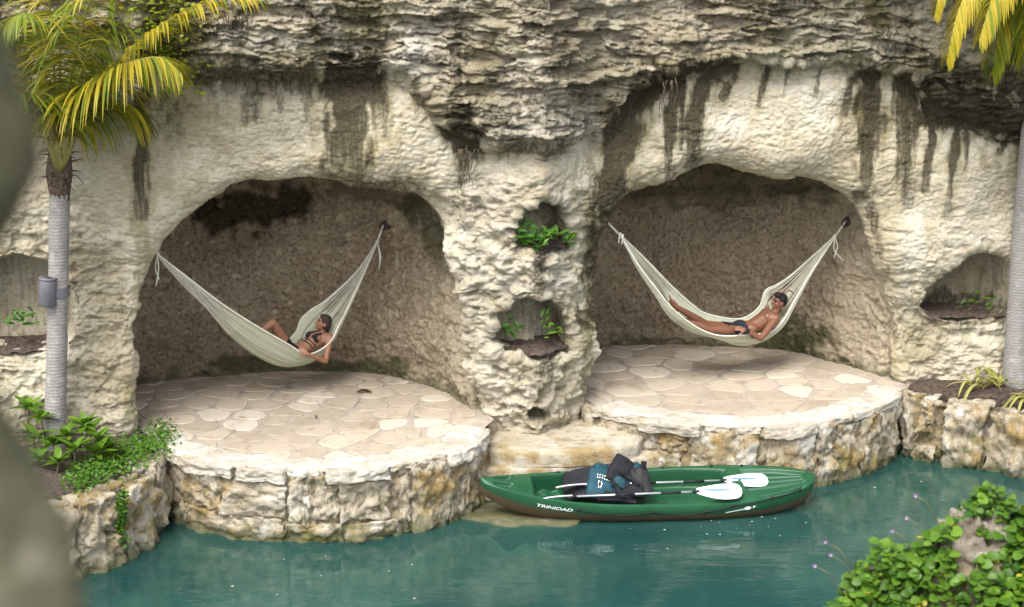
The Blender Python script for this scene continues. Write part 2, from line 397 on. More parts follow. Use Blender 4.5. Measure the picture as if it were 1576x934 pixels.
def strokes(px, py, nz_, L):
    out = np.zeros(px.shape)
    for pts, hw, k in L:
        pts = np.array(pts, float); mnx, mxx = pts[:, 0].min()-hw*2.2, pts[:, 0].max()+hw*2.2; mny, mxy = pts[:, 1].min()-hw*2.2, pts[:, 1].max()+hw*2.2
        m = (px > mnx) & (px < mxx) & (py > mny) & (py < mxy)
        x = px[m]; y = py[m]; best = np.full(x.shape, 1e9)
        for a, b in zip(pts[:-1], pts[1:]):
            d = b-a; t = np.clip(((x-a[0])*d[0]+(y-a[1])*d[1])/(d @ d+1e-9), 0, 1)
            best = np.minimum(best, (x-a[0]-t*d[0])**2+(y-a[1]-t*d[1])**2)
        pr = np.clip((y-pts[0, 1])/(pts[-1, 1]-pts[0, 1]), 0, 1.2) if pts[-1, 1]-pts[0, 1] > 40 else 0*y
        r = np.sqrt(best)/(hw*(1.12-.32*pr)) + nz_[m]*.75
        out[m] = np.maximum(out[m], k*(1.22-.42*pr**2)*sstep(1.5, .40, r))
    return out
STAIN = [([(540, 120), (540, 250)], 42, .85), ([(560, 0), (560, 90)], 34, .45), ([(520, 250), (560, 285), (620, 290)], 22, .5),
         ([(705, 185), (720, 225), (712, 250)], 26, .8), ([(700, 20), (706, 170)], 12, .45), ([(780, 225), (860, 230)], 12, .5),
         ([(1010, 118), (965, 185), (944, 250), (932, 320), (920, 400), (910, 480)], 24, .85),
         ([(1044, 120), (1030, 190), (1030, 278)], 13, .8), ([(1085, 118), (1066, 185), (1068, 262)], 15, .8),
         ([(1180, 108), (1166, 165)], 6, .7), ([(1130, 118), (1112, 150)], 6, .55), ([(1030, 112), (1120, 104)], 14, .7),
         ([(1338, 120), (1338, 200), (1330, 300)], 19, .8), ([(1310, 125), (1300, 175)], 7, .6), ([(1392, 120), (1390, 210), (1397, 310)], 15, .72),
         ([(1437, 170), (1432, 240), (1424, 290)], 9, .8), ([(1473, 190), (1464, 260), (1458, 330)], 8, .75), ([(1440, 165), (1590, 180)], 36, .95), ([(1430, 115), (1600, 120)], 22, .6),
         ([(1560, 190), (1538, 235)], 8, .8), ([(215, 150), (216, 330)], 12, .8), ([(222, 180), (228, 290)], 5, .6), ([(1352, 120), (1350, 240)], 6, .7), ([(1376, 130), (1374, 200)], 5, .6), ([(1412, 140), (1408, 250)], 5, .6), ([(1490, 195), (1486, 260)], 5, .6), ([(1212, 105), (1206, 150)], 4, .5), ([(1262, 106), (1256, 140)], 4, .5), ([(590, 110), (592, 200)], 6, .5), ([(640, 120), (642, 190)], 5, .45), ([(470, 130), (474, 190)], 6, .45), ([(430, 130), (432, 170)], 5, .45), ([(980, 150), (960, 240)], 6, .6), ([(1052, 125), (1048, 230)], 6, .7), ([(250, 60), (250, 200)], 44, .5), ([(330, 115), (470, 120)], 30, .5),
         ([(385, 150), (382, 175)], 16, .5), ([(700, 235), (716, 330)], 5, .5), ([(1440, 470), (1560, 478)], 22, .6), ([(830, 395), (832, 460)], 11, .55), ([(780, 225), (800, 160), (900, 190)], 22, .35),
         ([(835, 556), (820, 640)], 22, .42), ([(900, 330), (915, 470)], 8, .4), ([(1340, 315), (1362, 420)], 9, .5), ([(520, 285), (640, 300)], 9, .5)]
MOSS = [([(250, 40), (290, 180)], 60, .7), ([(300, 100), (480, 110)], 40, .5), ([(130, 420), (170, 600), (190, 660)], 60, .32), ([(200, 600), (205, 660)], 12, .6), ([(560, 20), (565, 80)], 40, .7),
        ([(545, 200), (548, 290)], 40, .6), ([(915, 330), (905, 480), (900, 610)], 14, .7), ([(1350, 0), (1358, 60)], 16, .8), ([(820, 300), (860, 250)], 50, .25),
        ([(1000, 130), (930, 330)], 22, .6), ([(1320, 150), (1345, 290)], 10, .7), ([(640, 270), (690, 330)], 16, .4), ([(1180, 60), (1330, 90)], 20, .5), ([(880, 100), (980, 130)], 34, .35), ([(210, 340), (225, 420)], 14, .5)]
PALE = [([(720, 380), (735, 470), (745, 560)], 30, .6), ([(780, 430), (790, 450)], 26, .6), ([(640, 60), (640, 100)], 20, .7), ([(700, 300), (760, 290)], 40, .3), ([(1410, 330), (1400, 420), (1390, 480)], 18, .55),
        ([(1120, 190), (1130, 200)], 18, .5), ([(985, 230), (995, 250)], 14, .5), ([(850, 420), (885, 440)], 20, .5), ([(520, 60), (600, 110)], 22, .4), ([(440, 200), (490, 210)], 26, .3), ([(800, 170), (900, 200)], 26, .4), ([(330, 60), (450, 70)], 14, .5)]

def build_cliff():
    nx_, nz_ = 1300, 575
    gx, gz = np.meshgrid(np.linspace(-8.6, 9.6, nx_), np.linspace(-1.35, 6.7, nz_), indexing='ij')
    gx = gx.ravel(); gz = gz.ravel(); X = gx.copy(); Z = gz.copy(); D = np.zeros_like(gx); keep = np.ones(gx.shape, bool)
    wob = .035*pn(gx*3.1, gz*3.1, 3.3, 5)+.018*pn(gx*8, gz*8, 1.3, 6)
    cavef = np.zeros_like(gx)
    for pts in (CAVE_L, CAVE_R):
        P = smooth_closed(face_poly(pts), 1); s, ax, az_ = poly_sdf(gx, gz, P, .8); s0 = s; s = s + wob*np.where(np.abs(s) < 1, 1, 0)
        zt = np.clip((gz-1.6)/1.6, 0, 1); r = .20 + .16*zt; L = .50
        m = (s < r) & (s0 < 90)
        a = np.clip((r-s)/r, 0, math.pi/2); n = np.where(s < r, r-r*np.sin(a), s); d = np.where(s < r, r*(1-np.cos(a)), 0)
        ex = np.clip((r-math.pi/2*r)-s, 0, None)
        n = n + .35*ex; d = d + ex
        X[m] += (ax*(n-s))[m]; Z[m] += (az_*(n-s))[m]; D[m] = d[m]
        keep &= ~((s0 < 90) & (s < r-math.pi/2*r-L)); cavef = np.maximum(cavef, np.where(m, sstep(.1, .6, d), 0))
    nich = np.zeros_like(gx)
    for pts, dep in NICHES:
        P = smooth_closed(face_poly(pts), 2); s, ax, az_ = poly_sdf(gx, gz, P, .3); s0 = s; s = s + .5*wob
        r = .07 if dep > .4 else .04; m = (s < r) & (s0 < 90); s1 = -.16 if dep > .4 else -.06
        smin = s[m].min()
        a = np.clip((r-s)/r, 0, math.pi/2)
        n = np.where(s > 0, s, np.where(s > s1, .02*np.sin(s*20), (s-s1)/(smin-s1-1e-6)*smin))
        d = r*(1-np.cos(a)) + dep*sstep(0.02, s1, s) + .12*sstep(s1, smin, s)
        X[m] += (ax*(n-s))[m]; Z[m] += (az_*(n-s))[m]; D[m] = d[m]; nich[m] = sstep(0, .2, d)[m]
    # overhanging bedded rock above the ledge line
    LP = face_poly(LEDGE); zl = np.interp(gx, LP[:, 0], LP[:, 1]) + .10*pn(gx*1.7, 0*gx, 2.2, 9) + .05*pn(gx*6, 0*gx, 2.2, 10)
    up = sstep(-.02, .16, gz-zl); strat = sstep(-.3, .25, gz-zl)
    D += -.30*up - .10*sstep(0, 1.6, gz-zl) + .10*np.exp(-((gz-zl+.12)/.10)**2)
    D += np.clip(gz-6.1, 0, None)**2*7
    Y0 = yf(X)
    PX = X + DIN[0]*D; PY = Y0 + DIN[1]*D; PZ = Z
    # displacement
    wx = PX+.25*pn(PX*1.3, PY*1.3, PZ*1.3, 40); wz = PZ+.16*pn(PX*.9, PY*.9, PZ*1.1, 41)+.04*PX
    big = .20*fbm(PX*.55, PY*.55, PZ*.7, 2, 1)
    rgh_ = lambda a, b, sd: fbm(a*1.3, b*1.3, 0*a, 2, 140+sd*3)
    def saw(t):
        f = t-np.floor(t); return np.where(f < .82, f/.82, (1-f)/.18)-.5
    lay = 1.1*fbm(wx*.75, PY*.75, wz*.8, 3, 20); m1 = .25+.75*sstep(-.35, .35, fbm(wx*1.3, PY*1.3, wz*2.2, 2, 24)); m2 = sstep(-.3, .35, fbm(wx*2.6, PY*2.6, wz*4, 2, 27))
    bed = saw(wz*4.6+lay)*m1*1.1+.35*fbm(wx*1.6, PY*1.6, wz*7, 3, 22)
    bed2 = saw(wz*13+2.2*lay+.5*fbm(wx*3.5, PY*3.5, wz*3.5, 2, 28))*m2
    jx = gx+.10*rgh_(gx, gz, 1)+.04*rgh_(gx*4, gz*4, 2); jz = gz+.035*gx+.05*rgh_(gx*1.5, gz*1.5, 3)+.018*rgh_(gx*7, gz*7, 4)
    v1, e1 = cells(jx*1.25, jz*7.0, 5); v2, e2 = cells(jx*2.9, jz*16.0, 6); v3, e3 = cells(jx*7, jz*28.0, 7)
    chips = .20*(v1-.5)-.05*sstep(.12, 0, e1)+.085*(v2-.5)-.02*sstep(.15, 0, e2)+.03*(v3-.5)
    pit = sstep(.30, .62, pn(PX*5.5, PY*5.5, PZ*8.0, 44)*1.15)
    crack = sstep(.07, .0, np.abs(fbm(wx*1.3, PY*1.3, wz*4.2, 3, 46)))
    rgh = fbm(PX*4.2, PY*4.2, PZ*5.2, 4, 50)
    rid = 1-np.abs(fbm(wx*2.3, PY*2.3, wz*3.4, 3, 60))*2
    fine = fbm(PX*19, PY*19, PZ*25, 2, 70)
    ppx, ppy = proj(np.stack([PX, PY, PZ], -1))
    pil = sstep(660, 720, ppx)*sstep(950, 900, ppx)*sstep(230, 330, ppy)
    lft = sstep(260, 150, ppx)*sstep(250, 400, ppy); rgt = sstep(1340, 1400, ppx)*sstep(300, 480, ppy)
    bil = np.abs(fbm(PX*2.8, PY*2.8, PZ*3.0, 3, 80))
    disp = big + strat*(.05*bed + 1.05*chips*(.35+.65*m1) + .02*bed2 + .07*rgh - .05*pit) + (1-strat)*(.020*bed*m2 + + .16*chips*m2*m1 + .032*rgh + .020*np.clip(rid, -1, 1) + .012*bed2 - .026*crack - .035*pit*m2)
    rough = np.maximum(np.maximum(strat, pil*.65), np.maximum(lft, rgt)*.6); rough = np.maximum(rough, .25)
    disp = big + (disp-big)*(.32+.68*rough)
    disp += pil*(.07*bil - .03 + .06*rgh - .06*pit) + np.maximum(lft, rgt)*(.05*bil-.02+.03*rgh-.03*pit) + .012*fine
    disp *= (1-.35*cavef)*(1-.6*nich)
    V = np.stack([PX, PY, PZ], -1).reshape(nx_, nz_, 3)
    du = np.gradient(V, axis=0); dv = np.gradient(V, axis=1); nrm = np.cross(du, dv)
    nrm /= np.linalg.norm(nrm, axis=-1, keepdims=True)+1e-9
    for _ in range(2):                                       # soften the normals used for displacement
        nrm[1:-1, 1:-1] = (nrm[1:-1, 1:-1]*2+nrm[2:, 1:-1]+nrm[:-2, 1:-1]+nrm[1:-1, 2:]+nrm[1:-1, :-2])/6
    V = V + nrm*disp.reshape(nx_, nz_)[..., None]
    V = V.reshape(-1, 3)
    ppx, ppy = proj(V)
    nzv = fbm(V[:, 0]*5, V[:, 1]*5, V[:, 2]*2.2, 3, 90)
    st = strokes(ppx, ppy, nzv, STAIN); mo = np.maximum(strokes(ppx, ppy, nzv, MOSS), .62*strokes(ppx, ppy, nzv*1.4, [(p, h*1.7+4, k) for p, h, k in STAIN])); pa = strokes(ppx, ppy, nzv, PALE)
    up2 = strat*sstep(-.25, .5, fbm(V[:, 0]*1.1, V[:, 1], V[:, 2]*1.9, 4, 95))
    st = np.maximum(st, .57*up2); mo = np.maximum(mo, .5*strat*sstep(-.1, .5, fbm(V[:, 0]*1.6, V[:, 1], V[:, 2]*1.3, 3, 99)))
    mo = np.maximum(mo, .42*sstep(-.2, .5, fbm(V[:, 0]*.5, V[:, 1]*.5, V[:, 2]*.4, 3, 197)))
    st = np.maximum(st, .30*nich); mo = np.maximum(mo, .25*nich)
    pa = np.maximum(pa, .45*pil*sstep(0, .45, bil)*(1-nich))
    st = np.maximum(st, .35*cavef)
    marks = np.stack([st, mo, pa, rough], -1)
    Q = gridq(nx_, nz_); Q = Q[keep[Q].all(1)]
    used = np.zeros(len(V), bool); used[Q.ravel()] = True; idx = np.cumsum(used)-1
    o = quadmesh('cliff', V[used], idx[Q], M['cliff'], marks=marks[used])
    tag(o, 'cream limestone cliff with dark water streaks, layered ledge and two caves', 'cliff', kind='structure')
    return o
cliff = build_cliff()
top = obj('cliff_top', [(-12, .9, 6.1), (13, .9, 6.1), (13, 30, 6.6), (-12, 30, 6.6)], [(0, 1, 2, 3)], M['bank'], cliff)

PLAN_L = [(208, 668), (176, 640), (172, 612), (205, 592), (300, 580), (400, 573), (470, 571), (560, 573), (620, 583), (680, 603), (720, 625), (744, 642)]
PLAN_R = [(905, 622), (878, 590), (884, 555), (930, 533), (1050, 530), (1200, 538), (1300, 560), (1350, 577), (1384, 592)]
def cave_wall(plan, H, seed, chips, greens, darks):
    P = np.array([unproj(x, y, Z=0)[:2] for x, y in plan])
    for i in range(len(P)):
        d = (P[i, 1]-yf(P[i, 0]))
        if d < .32: P[i] += DIN*(.32-d)
    c0 = (P[0]+P[-1])/2; e0 = (P[0]-c0)/np.linalg.norm(P[0]-c0); e1 = (P[-1]-c0)/np.linalg.norm(P[-1]-c0)
    P = np.vstack([P[0]+e0*.45+DIN*.12, P[0]+e0*.03, P[1:-1], P[-1]+e1*.03, P[-1]+e1*.45+DIN*.12])      # tuck the ends behind the face
    for _ in range(3):                                        # round the plan off
        Q = [P[0]]
        for a, b in zip(P[:-1], P[1:]): Q += [a*.75+b*.25, a*.25+b*.75]
        P = np.array(Q+[P[-1]])
    L = np.concatenate([[0], np.cumsum(np.linalg.norm(np.diff(P, axis=0), axis=1))])
    nu = int(L[-1]/.019); nv = 230
    u = np.linspace(0, L[-1], nu); px = np.interp(u, L, P[:, 0]); py = np.interp(u, L, P[:, 1])
    C = (P[0]+P[-1])/2
    v = np.linspace(0, 1, nv); zz = np.where(v < .72, -.08+v/.72*(H*.72), 0); ang = np.clip((v-.72)/.28, 0, 1)*math.pi/2
    z = np.where(v < .72, zz, H*.72-.08+(H*.30)*np.sin(ang)); e = 3.2
    q = np.power(np.clip(1-np.power(np.clip(z/(H*1.03), 0, 1), e), 0.0004, 1), 1/e)
    X = C[0]+(px[:, None]-C[0])*q[None]; Y = C[1]+(py[:, None]-C[1])*q[None]; Z = np.repeat(z[None], nu, 0)
    V = np.stack([X, Y, Z], -1); du = np.gradient(V, axis=0); dv = np.gradient(V, axis=1); n = np.cross(du, dv); n /= np.linalg.norm(n, axis=-1, keepdims=True)+1e-9
    xs = u[:, None]+0*X; cv, ce = cells(xs*2.2+.3*fbm(xs*2, Z*2, 0*X, 2, seed+40), Z*3.4+.3*fbm(xs*2, Z*2, 3+0*X, 2, seed+41), seed)
    chis = fbm(xs*16, Z*2.2, 0*X, 2, seed+43)*sstep(2.3, 1.2, Z)
    led = cv*sstep(1.2, 2.2, Z)
    disp = -.10*led-.02*sstep(.1, 0, ce)*sstep(1, 2, Z)+.016*chis+.10*fbm(X*.9, Y*.9, Z*1.0, 2, seed)+  .055*fbm(X*4, Y*4, Z*5, 3, seed+5)+.034*fbm(X*13, Y*13, Z*15, 2, seed+9)+.03*np.clip(pn(X*9, Y*9, Z*11, seed+12)-.25, 0, 1)
    V = (V + n*disp[..., None]).reshape(-1, 3)
    ppx, ppy = proj(V); nzv = fbm(V[:, 0]*4, V[:, 1]*4, V[:, 2]*3, 3, seed+20)
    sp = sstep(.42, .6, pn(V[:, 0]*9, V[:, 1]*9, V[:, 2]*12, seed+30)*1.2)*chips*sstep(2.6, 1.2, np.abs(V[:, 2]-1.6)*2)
    uu_ = np.repeat(u/u[-1], nv); sp = np.maximum(sp, .55*sstep(.72, .96, uu_+.05*nzv))  # paler stone towards the right end, with the light at the rim painted in
    gr = np.maximum(strokes(ppx, ppy, nzv, greens), .55*sstep(.35, .0, V[:, 2]+.2*nzv))
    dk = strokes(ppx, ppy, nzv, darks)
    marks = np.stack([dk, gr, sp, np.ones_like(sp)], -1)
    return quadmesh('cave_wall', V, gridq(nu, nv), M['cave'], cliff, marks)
cave_wall(PLAN_L, 3.75, 200, .75, [([(640, 300), (690, 420)], 30, .5), ([(330, 560), (620, 570)], 14, .5)], [([(330, 330), (400, 320), (450, 315)], 30, .6), ([(520, 290), (640, 310)], 16, .4)])  # first dark stroke paints the shade under the vault into the wall colour
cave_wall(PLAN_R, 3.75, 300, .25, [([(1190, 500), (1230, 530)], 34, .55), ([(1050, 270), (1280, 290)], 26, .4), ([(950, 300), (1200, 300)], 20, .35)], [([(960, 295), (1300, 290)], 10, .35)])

# ------------------------------------------------------------------ water, bed, near bank
WZ = -.90
Vw = [(-30, -40, WZ), (30, -40, WZ), (30, 6, WZ), (-30, 6, WZ)]
tag(obj('canal_water', Vw, [(0, 1, 2, 3)], M['water']), 'still turquoise canal water', None, kind='structure')
nb = 90
bx_, by_ = np.meshgrid(np.linspace(-16, 16, nb), np.linspace(-16, 5, nb), indexing='ij')
shore = by_ - (yf(bx_)-1.9); bz = WZ - .12 - 1.3*sstep(.9, -2.4, shore) + .16*fbm(bx_*1.6, by_*1.6, 0*bx_, 3, 7)
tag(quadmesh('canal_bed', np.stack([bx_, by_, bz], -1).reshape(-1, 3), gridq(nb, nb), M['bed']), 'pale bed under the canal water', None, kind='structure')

_mp = [unproj(px_, py_, Y=-11.3) for px_, py_ in ((1268, 934), (1310, 890), (1360, 868), (1410, 850), (1440, 800), (1500, 775), (1576, 778), (1700, 775))]
_MX = [_mp[0][0]-.25]+[p[0] for p in _mp]+[8]; _MZ = [0.0]+[p[2]-.12 for p in _mp]+[_mp[-1][2]]
def mound(x, y):
    x = np.asarray(x, float); y = np.asarray(y, float)
    base = np.interp(y, [-27, -23, -20, -15, -12, -10.4, -9.4, -8.8], [5.9, 5.7, 4.9, 2.7, 1.1, .2, -.8, -1.6])
    h = np.interp(x, _MX, _MZ)
    b = h*np.exp(-((y+11.3)/np.where(y > -11.3, .75, 1.3))**2)
    return np.maximum(base, b-.05) + .06*fbm(x*2, y*2, 0*x, 3, 3)
gx_, gy_ = np.meshgrid(np.linspace(-14, 14, 220), np.linspace(-27, -8.8, 160), indexing='ij')
tag(quadmesh('near_bank', np.stack([gx_, gy_, mound(gx_, gy_)], -1).reshape(-1, 3), gridq(220, 160), M['bank']), 'earth bank on the near side of the canal', None, kind='structure')

# ------------------------------------------------------------------ stone terraces
def clip_poly(poly, n, c):
    out = []
    for i in range(len(poly)):
        a = poly[i]; b = poly[(i+1) % len(poly)]; da = a @ n - c; db = b @ n - c
        if da <= 0: out.append(a)
        if (da < 0) != (db < 0) and abs(da-db) > 1e-12: out.append(a+(b-a)*(da/(da-db)))
    return out
def hull(P):
    P = sorted(map(tuple, P)); cr = lambda o, a, b: (a[0]-o[0])*(b[1]-o[1])-(a[1]-o[1])*(b[0]-o[0])
    def half(S):
        h = []
        for p in S:
            while len(h) > 1 and cr(h[-2], h[-1], p) <= 0: h.pop()
            h.append(p)
        return h[:-1]
    return np.array(half(P)+half(P[::-1]))
def chaikin(P, it):
    P = np.array(P, float)
    for _ in range(it):
        Q = [P[0]]
        for a, b in zip(P[:-1], P[1:]): Q += [a*.75+b*.25, a*.25+b*.75]
        P = np.array(Q+[P[-1]])
    return P
def flagstones(parent, region, ztop, size, seed, aniso=(1.0, 1.0), inset=.028):
    rg = np.random.default_rng(seed); H = hull(region); lo = H.min(0); hi = H.max(0)
    S = []; tries = 0
    while tries < 5000:
        p = lo+(hi-lo)*rg.random(2); tries += 1
        r = size*(.72+.6*rg.random())
        if all(math.hypot((p[0]-q[0])/aniso[0], (p[1]-q[1])/aniso[1]) > .5*(r+q[2]) for q in S): S.append((p[0], p[1], r))
    S2 = np.array([s[:2] for s in S])
    hn = [(np.array([b[1]-a[1], -(b[0]-a[0])]), a) for a, b in zip(H, np.roll(H, -1, 0))]
    made = []
    for i, s in enumerate(S2):
        poly = [s+np.array(d)*2 for d in ((-1, -1), (1, -1), (1, 1), (-1, 1))]
        for j in np.argsort(((S2-s)**2).sum(1))[1:22]:
            n = S2[j]-s; L = np.linalg.norm(n); n = n/L; poly = clip_poly(poly, n, (s+S2[j])/2 @ n - inset*rg.uniform(.5, 1.7))
            if len(poly) < 3: break
        for n, a in hn:
            if len(poly) < 3: break
            n = n/np.linalg.norm(n); poly = clip_poly(poly, n, a @ n - .03)
        if len(poly) < 3: continue
        poly = np.array(poly); ar = .5*abs(np.sum(poly[:, 0]*np.roll(poly[:, 1], -1)-poly[:, 1]*np.roll(poly[:, 0], -1)))
        if ar < .012: continue
        c = poly.mean(0); Q = []                              # round the corners a little
        for a, b in zip(poly, np.roll(poly, -1, 0)):
            if np.linalg.norm(b-a) > .05: Q += [a*.8+b*.2, a*.2+b*.8]
            else: Q += [(a+b)/2]
        Q = np.array(Q)*1.0 + rg.normal(0, .006, (len(Q), 2)); k = len(Q)
        if k < 4: continue
        h = ztop+.012+rg.uniform(-.004, .006); In = c+(Q-c)*(1-.02/max(.08, math.sqrt(ar)))
        V = [(p[0], p[1], ztop-.03) for p in Q]+[(p[0], p[1], h-.008) for p in Q]+[(p[0], p[1], h+rg.uniform(-.002, .002)) for p in In]
        F = [(a, (a+1) % k, k+(a+1) % k, k+a) for a in range(k)]+[(k+a, k+(a+1) % k, 2*k+(a+1) % k, 2*k+a) for a in range(k)]+[tuple(range(2*k, 3*k))]
        made.append(obj('flagstone', V, F, M['flag'], parent, False))
    return made
class Curve2:
    """shore line in plan; u = metres along it; outward = to the right-hand side of travel seen from above (towards the canal)"""
    def __init__(s, pts):
        s.P = np.array(pts, float); s.L = np.concatenate([[0], np.cumsum(np.linalg.norm(np.diff(s.P, axis=0), axis=1))])
    def at(s, u):
        u = np.asarray(u, float)
        x = np.interp(u, s.L, s.P[:, 0]); y = np.interp(u, s.L, s.P[:, 1]); e = .06
        tx = np.interp(u+e, s.L, s.P[:, 0])-np.interp(u-e, s.L, s.P[:, 0]); ty = np.interp(u+e, s.L, s.P[:, 1])-np.interp(u-e, s.L, s.P[:, 1])
        l = np.hypot(tx, ty)+1e-9
        return x, y, ty/l, -tx/l
    def u_of_px(s, px, z=-.3):
        uu = np.linspace(0, s.L[-1], 600); x, y, _, _ = s.at(uu); q, _ = proj(np.stack([x, y, 0*x+z], -1)); i = int(np.argmin(np.abs(q-px))); return uu[i]
_cube = {}
def cube_grid(n):
    if n in _cube: return _cube[n]
    key = {}; V = []; F = []
    def vid(p):
        k = tuple(int(round(c*n*2)) for c in p)
        if k not in key: key[k] = len(V); V.append(p)
        return key[k]
    for ax in range(3):
        for sg in (-1, 1):
            for i in range(n):
                for j in range(n):
                    q = []
                    for a, b in ((i, j), (i+1, j), (i+1, j+1), (i, j+1)):
                        p = [0, 0, 0]; p[ax] = sg; p[(ax+1) % 3] = -1+2*a/n; p[(ax+2) % 3] = -1+2*b/n; q.append(vid(tuple(p)))
                    F.append(tuple(q) if sg > 0 else tuple(q[::-1]))
    _cube[n] = (np.array(V, float), F); return _cube[n]
def stone(name, parent, crv, u0, u1, z0, z1, depth, proud, mat, seed, rnd=.2, amp=.04, n=22, skew=0.0):
    P, F = cube_grid(n); r = np.linalg.norm(P, axis=1, keepdims=True)
    B = P*(1-rnd)+P/r*1.22*rnd
    B = np.clip(B, -1, 1)
    u = (u0+u1)/2+B[:, 0]*(u1-u0)/2; z = (z0+z1)/2+B[:, 2]*(z1-z0)/2; wv = (proud-depth)/2+B[:, 1]*(proud+depth)/2
    u = u + skew*B[:, 2]*(u1-u0)
    k = seed*3.7
    d1 = fbm(u*2.6+k, wv*2.6, z*2.6, 3, 11); d2 = fbm(u*7+k, wv*7, z*7, 3, 12); ch = np.abs(fbm(u*3.6+k, wv*3.6, z*3.6, 2, 13))
    d3 = fbm(u*19+k, wv*19, z*19, 2, 14); cv, ce = cells(u*5+k, z*5+wv*2, 9); dd = amp*(1.0*d1+.75*d2-.8*ch+.40*d3+.7*(cv-.5))
    nrm = P/r
    u = u+nrm[:, 0]*dd; z = z+nrm[:, 2]*dd*.7; wv = wv+nrm[:, 1]*dd*1.4
    x, y, nx, ny = crv.at(np.clip(u, 0.01, crv.L[-1]-.01))
    V = np.stack([x+nx*wv, y+ny*wv, z], -1)
    V[:, 2] = np.minimum(V[:, 2], z1+.015)
    return quadmesh(name, V, np.array(F), mat, parent)
def wall_core(parent, crv, z0, z1, inset, seed, amp=.08):
    nu = max(20, int(crv.L[-1]/.035)); nv = 34
    uu, zz = np.meshgrid(np.linspace(0, crv.L[-1], nu), np.linspace(z0, z1, nv), indexing='ij')
    x, y, nx, ny = crv.at(uu); wv = -inset+amp*(np.abs(fbm(uu*6+seed, zz*6, 0*uu, 3, 21))*1.6-.5)+.03*fbm(uu*16, zz*16, 0*uu+seed, 2, 22)
    V = np.stack([x+nx*wv, y+ny*wv, zz], -1)
    return quadmesh('rubble_core', V.reshape(-1, 3), gridq(nu, nv), M['mortar'], parent)
def slab(name, parent, poly, z0, z1, mat, seed, amp=.02, n_in=6, rough=.012):
    """flat-topped slab with a worn edge; poly counter-clockwise in plan, convex"""
    P = np.array(poly, float); L = np.concatenate([[0], np.cumsum(np.linalg.norm(np.diff(np.vstack([P, P[:1]]), axis=0), axis=1))]); P2 = np.vstack([P, P[:1]])
    k = max(40, int(L[-1]/.05)); u = np.linspace(0, L[-1], k, endpoint=False); ring = np.stack([np.interp(u, L, P2[:, 0]), np.interp(u, L, P2[:, 1])], -1)
    c = ring.mean(0); rows = []
    for t, z in [(1, z0), (1, z0+(z1-z0)*.3), (1.004, z0+(z1-z0)*.6), (1, z1-.035), (.985, z1-.008)]: rows.append((t, z))
    for i in range(1, n_in+1): rows.append((.985*(1-i/n_in)+.001, z1))
    V = []
    for t, z in rows:
        q = c+(ring-c)*t; V.append(np.column_stack([q, np.full(k, z)]))
    V = np.array(V); d = fbm(V[..., 0]*3+seed, V[..., 1]*3, V[..., 2]*4, 3, 31)
    side = np.array([1 if z < z1-.001 else 0 for t, z in rows])[:, None]
    dirv = (ring-c)/np.linalg.norm(ring-c, axis=1, keepdims=True)
    V[..., 0] += dirv[None, :, 0]*d*amp*2*side; V[..., 1] += dirv[None, :, 1]*d*amp*2*side; V[..., 2] += rough*fbm(V[..., 0]*4, V[..., 1]*4, 0*d+seed, 3, 33)*(V[..., 2] > z0+.05)
    r = len(rows); i = np.arange(r-1)[:, None]*k; j = np.arange(k)[None]
    Q = np.stack([i+j, i+(j+1) % k, i+k+(j+1) % k, i+k+j], -1).reshape(-1, 4)
    return quadmesh(name, V.reshape(-1, 3), Q, mat, parent)
def fan_floor(name, region, z0, mat, parent):
    H = hull(region); c = H.mean(0); k = len(H)
    V = [(p[0], p[1], z0) for p in H]+[(c[0], c[1], z0)]
    return obj(name, V, [(i, (i+1) % k, k) for i in range(k)], mat, parent, False)

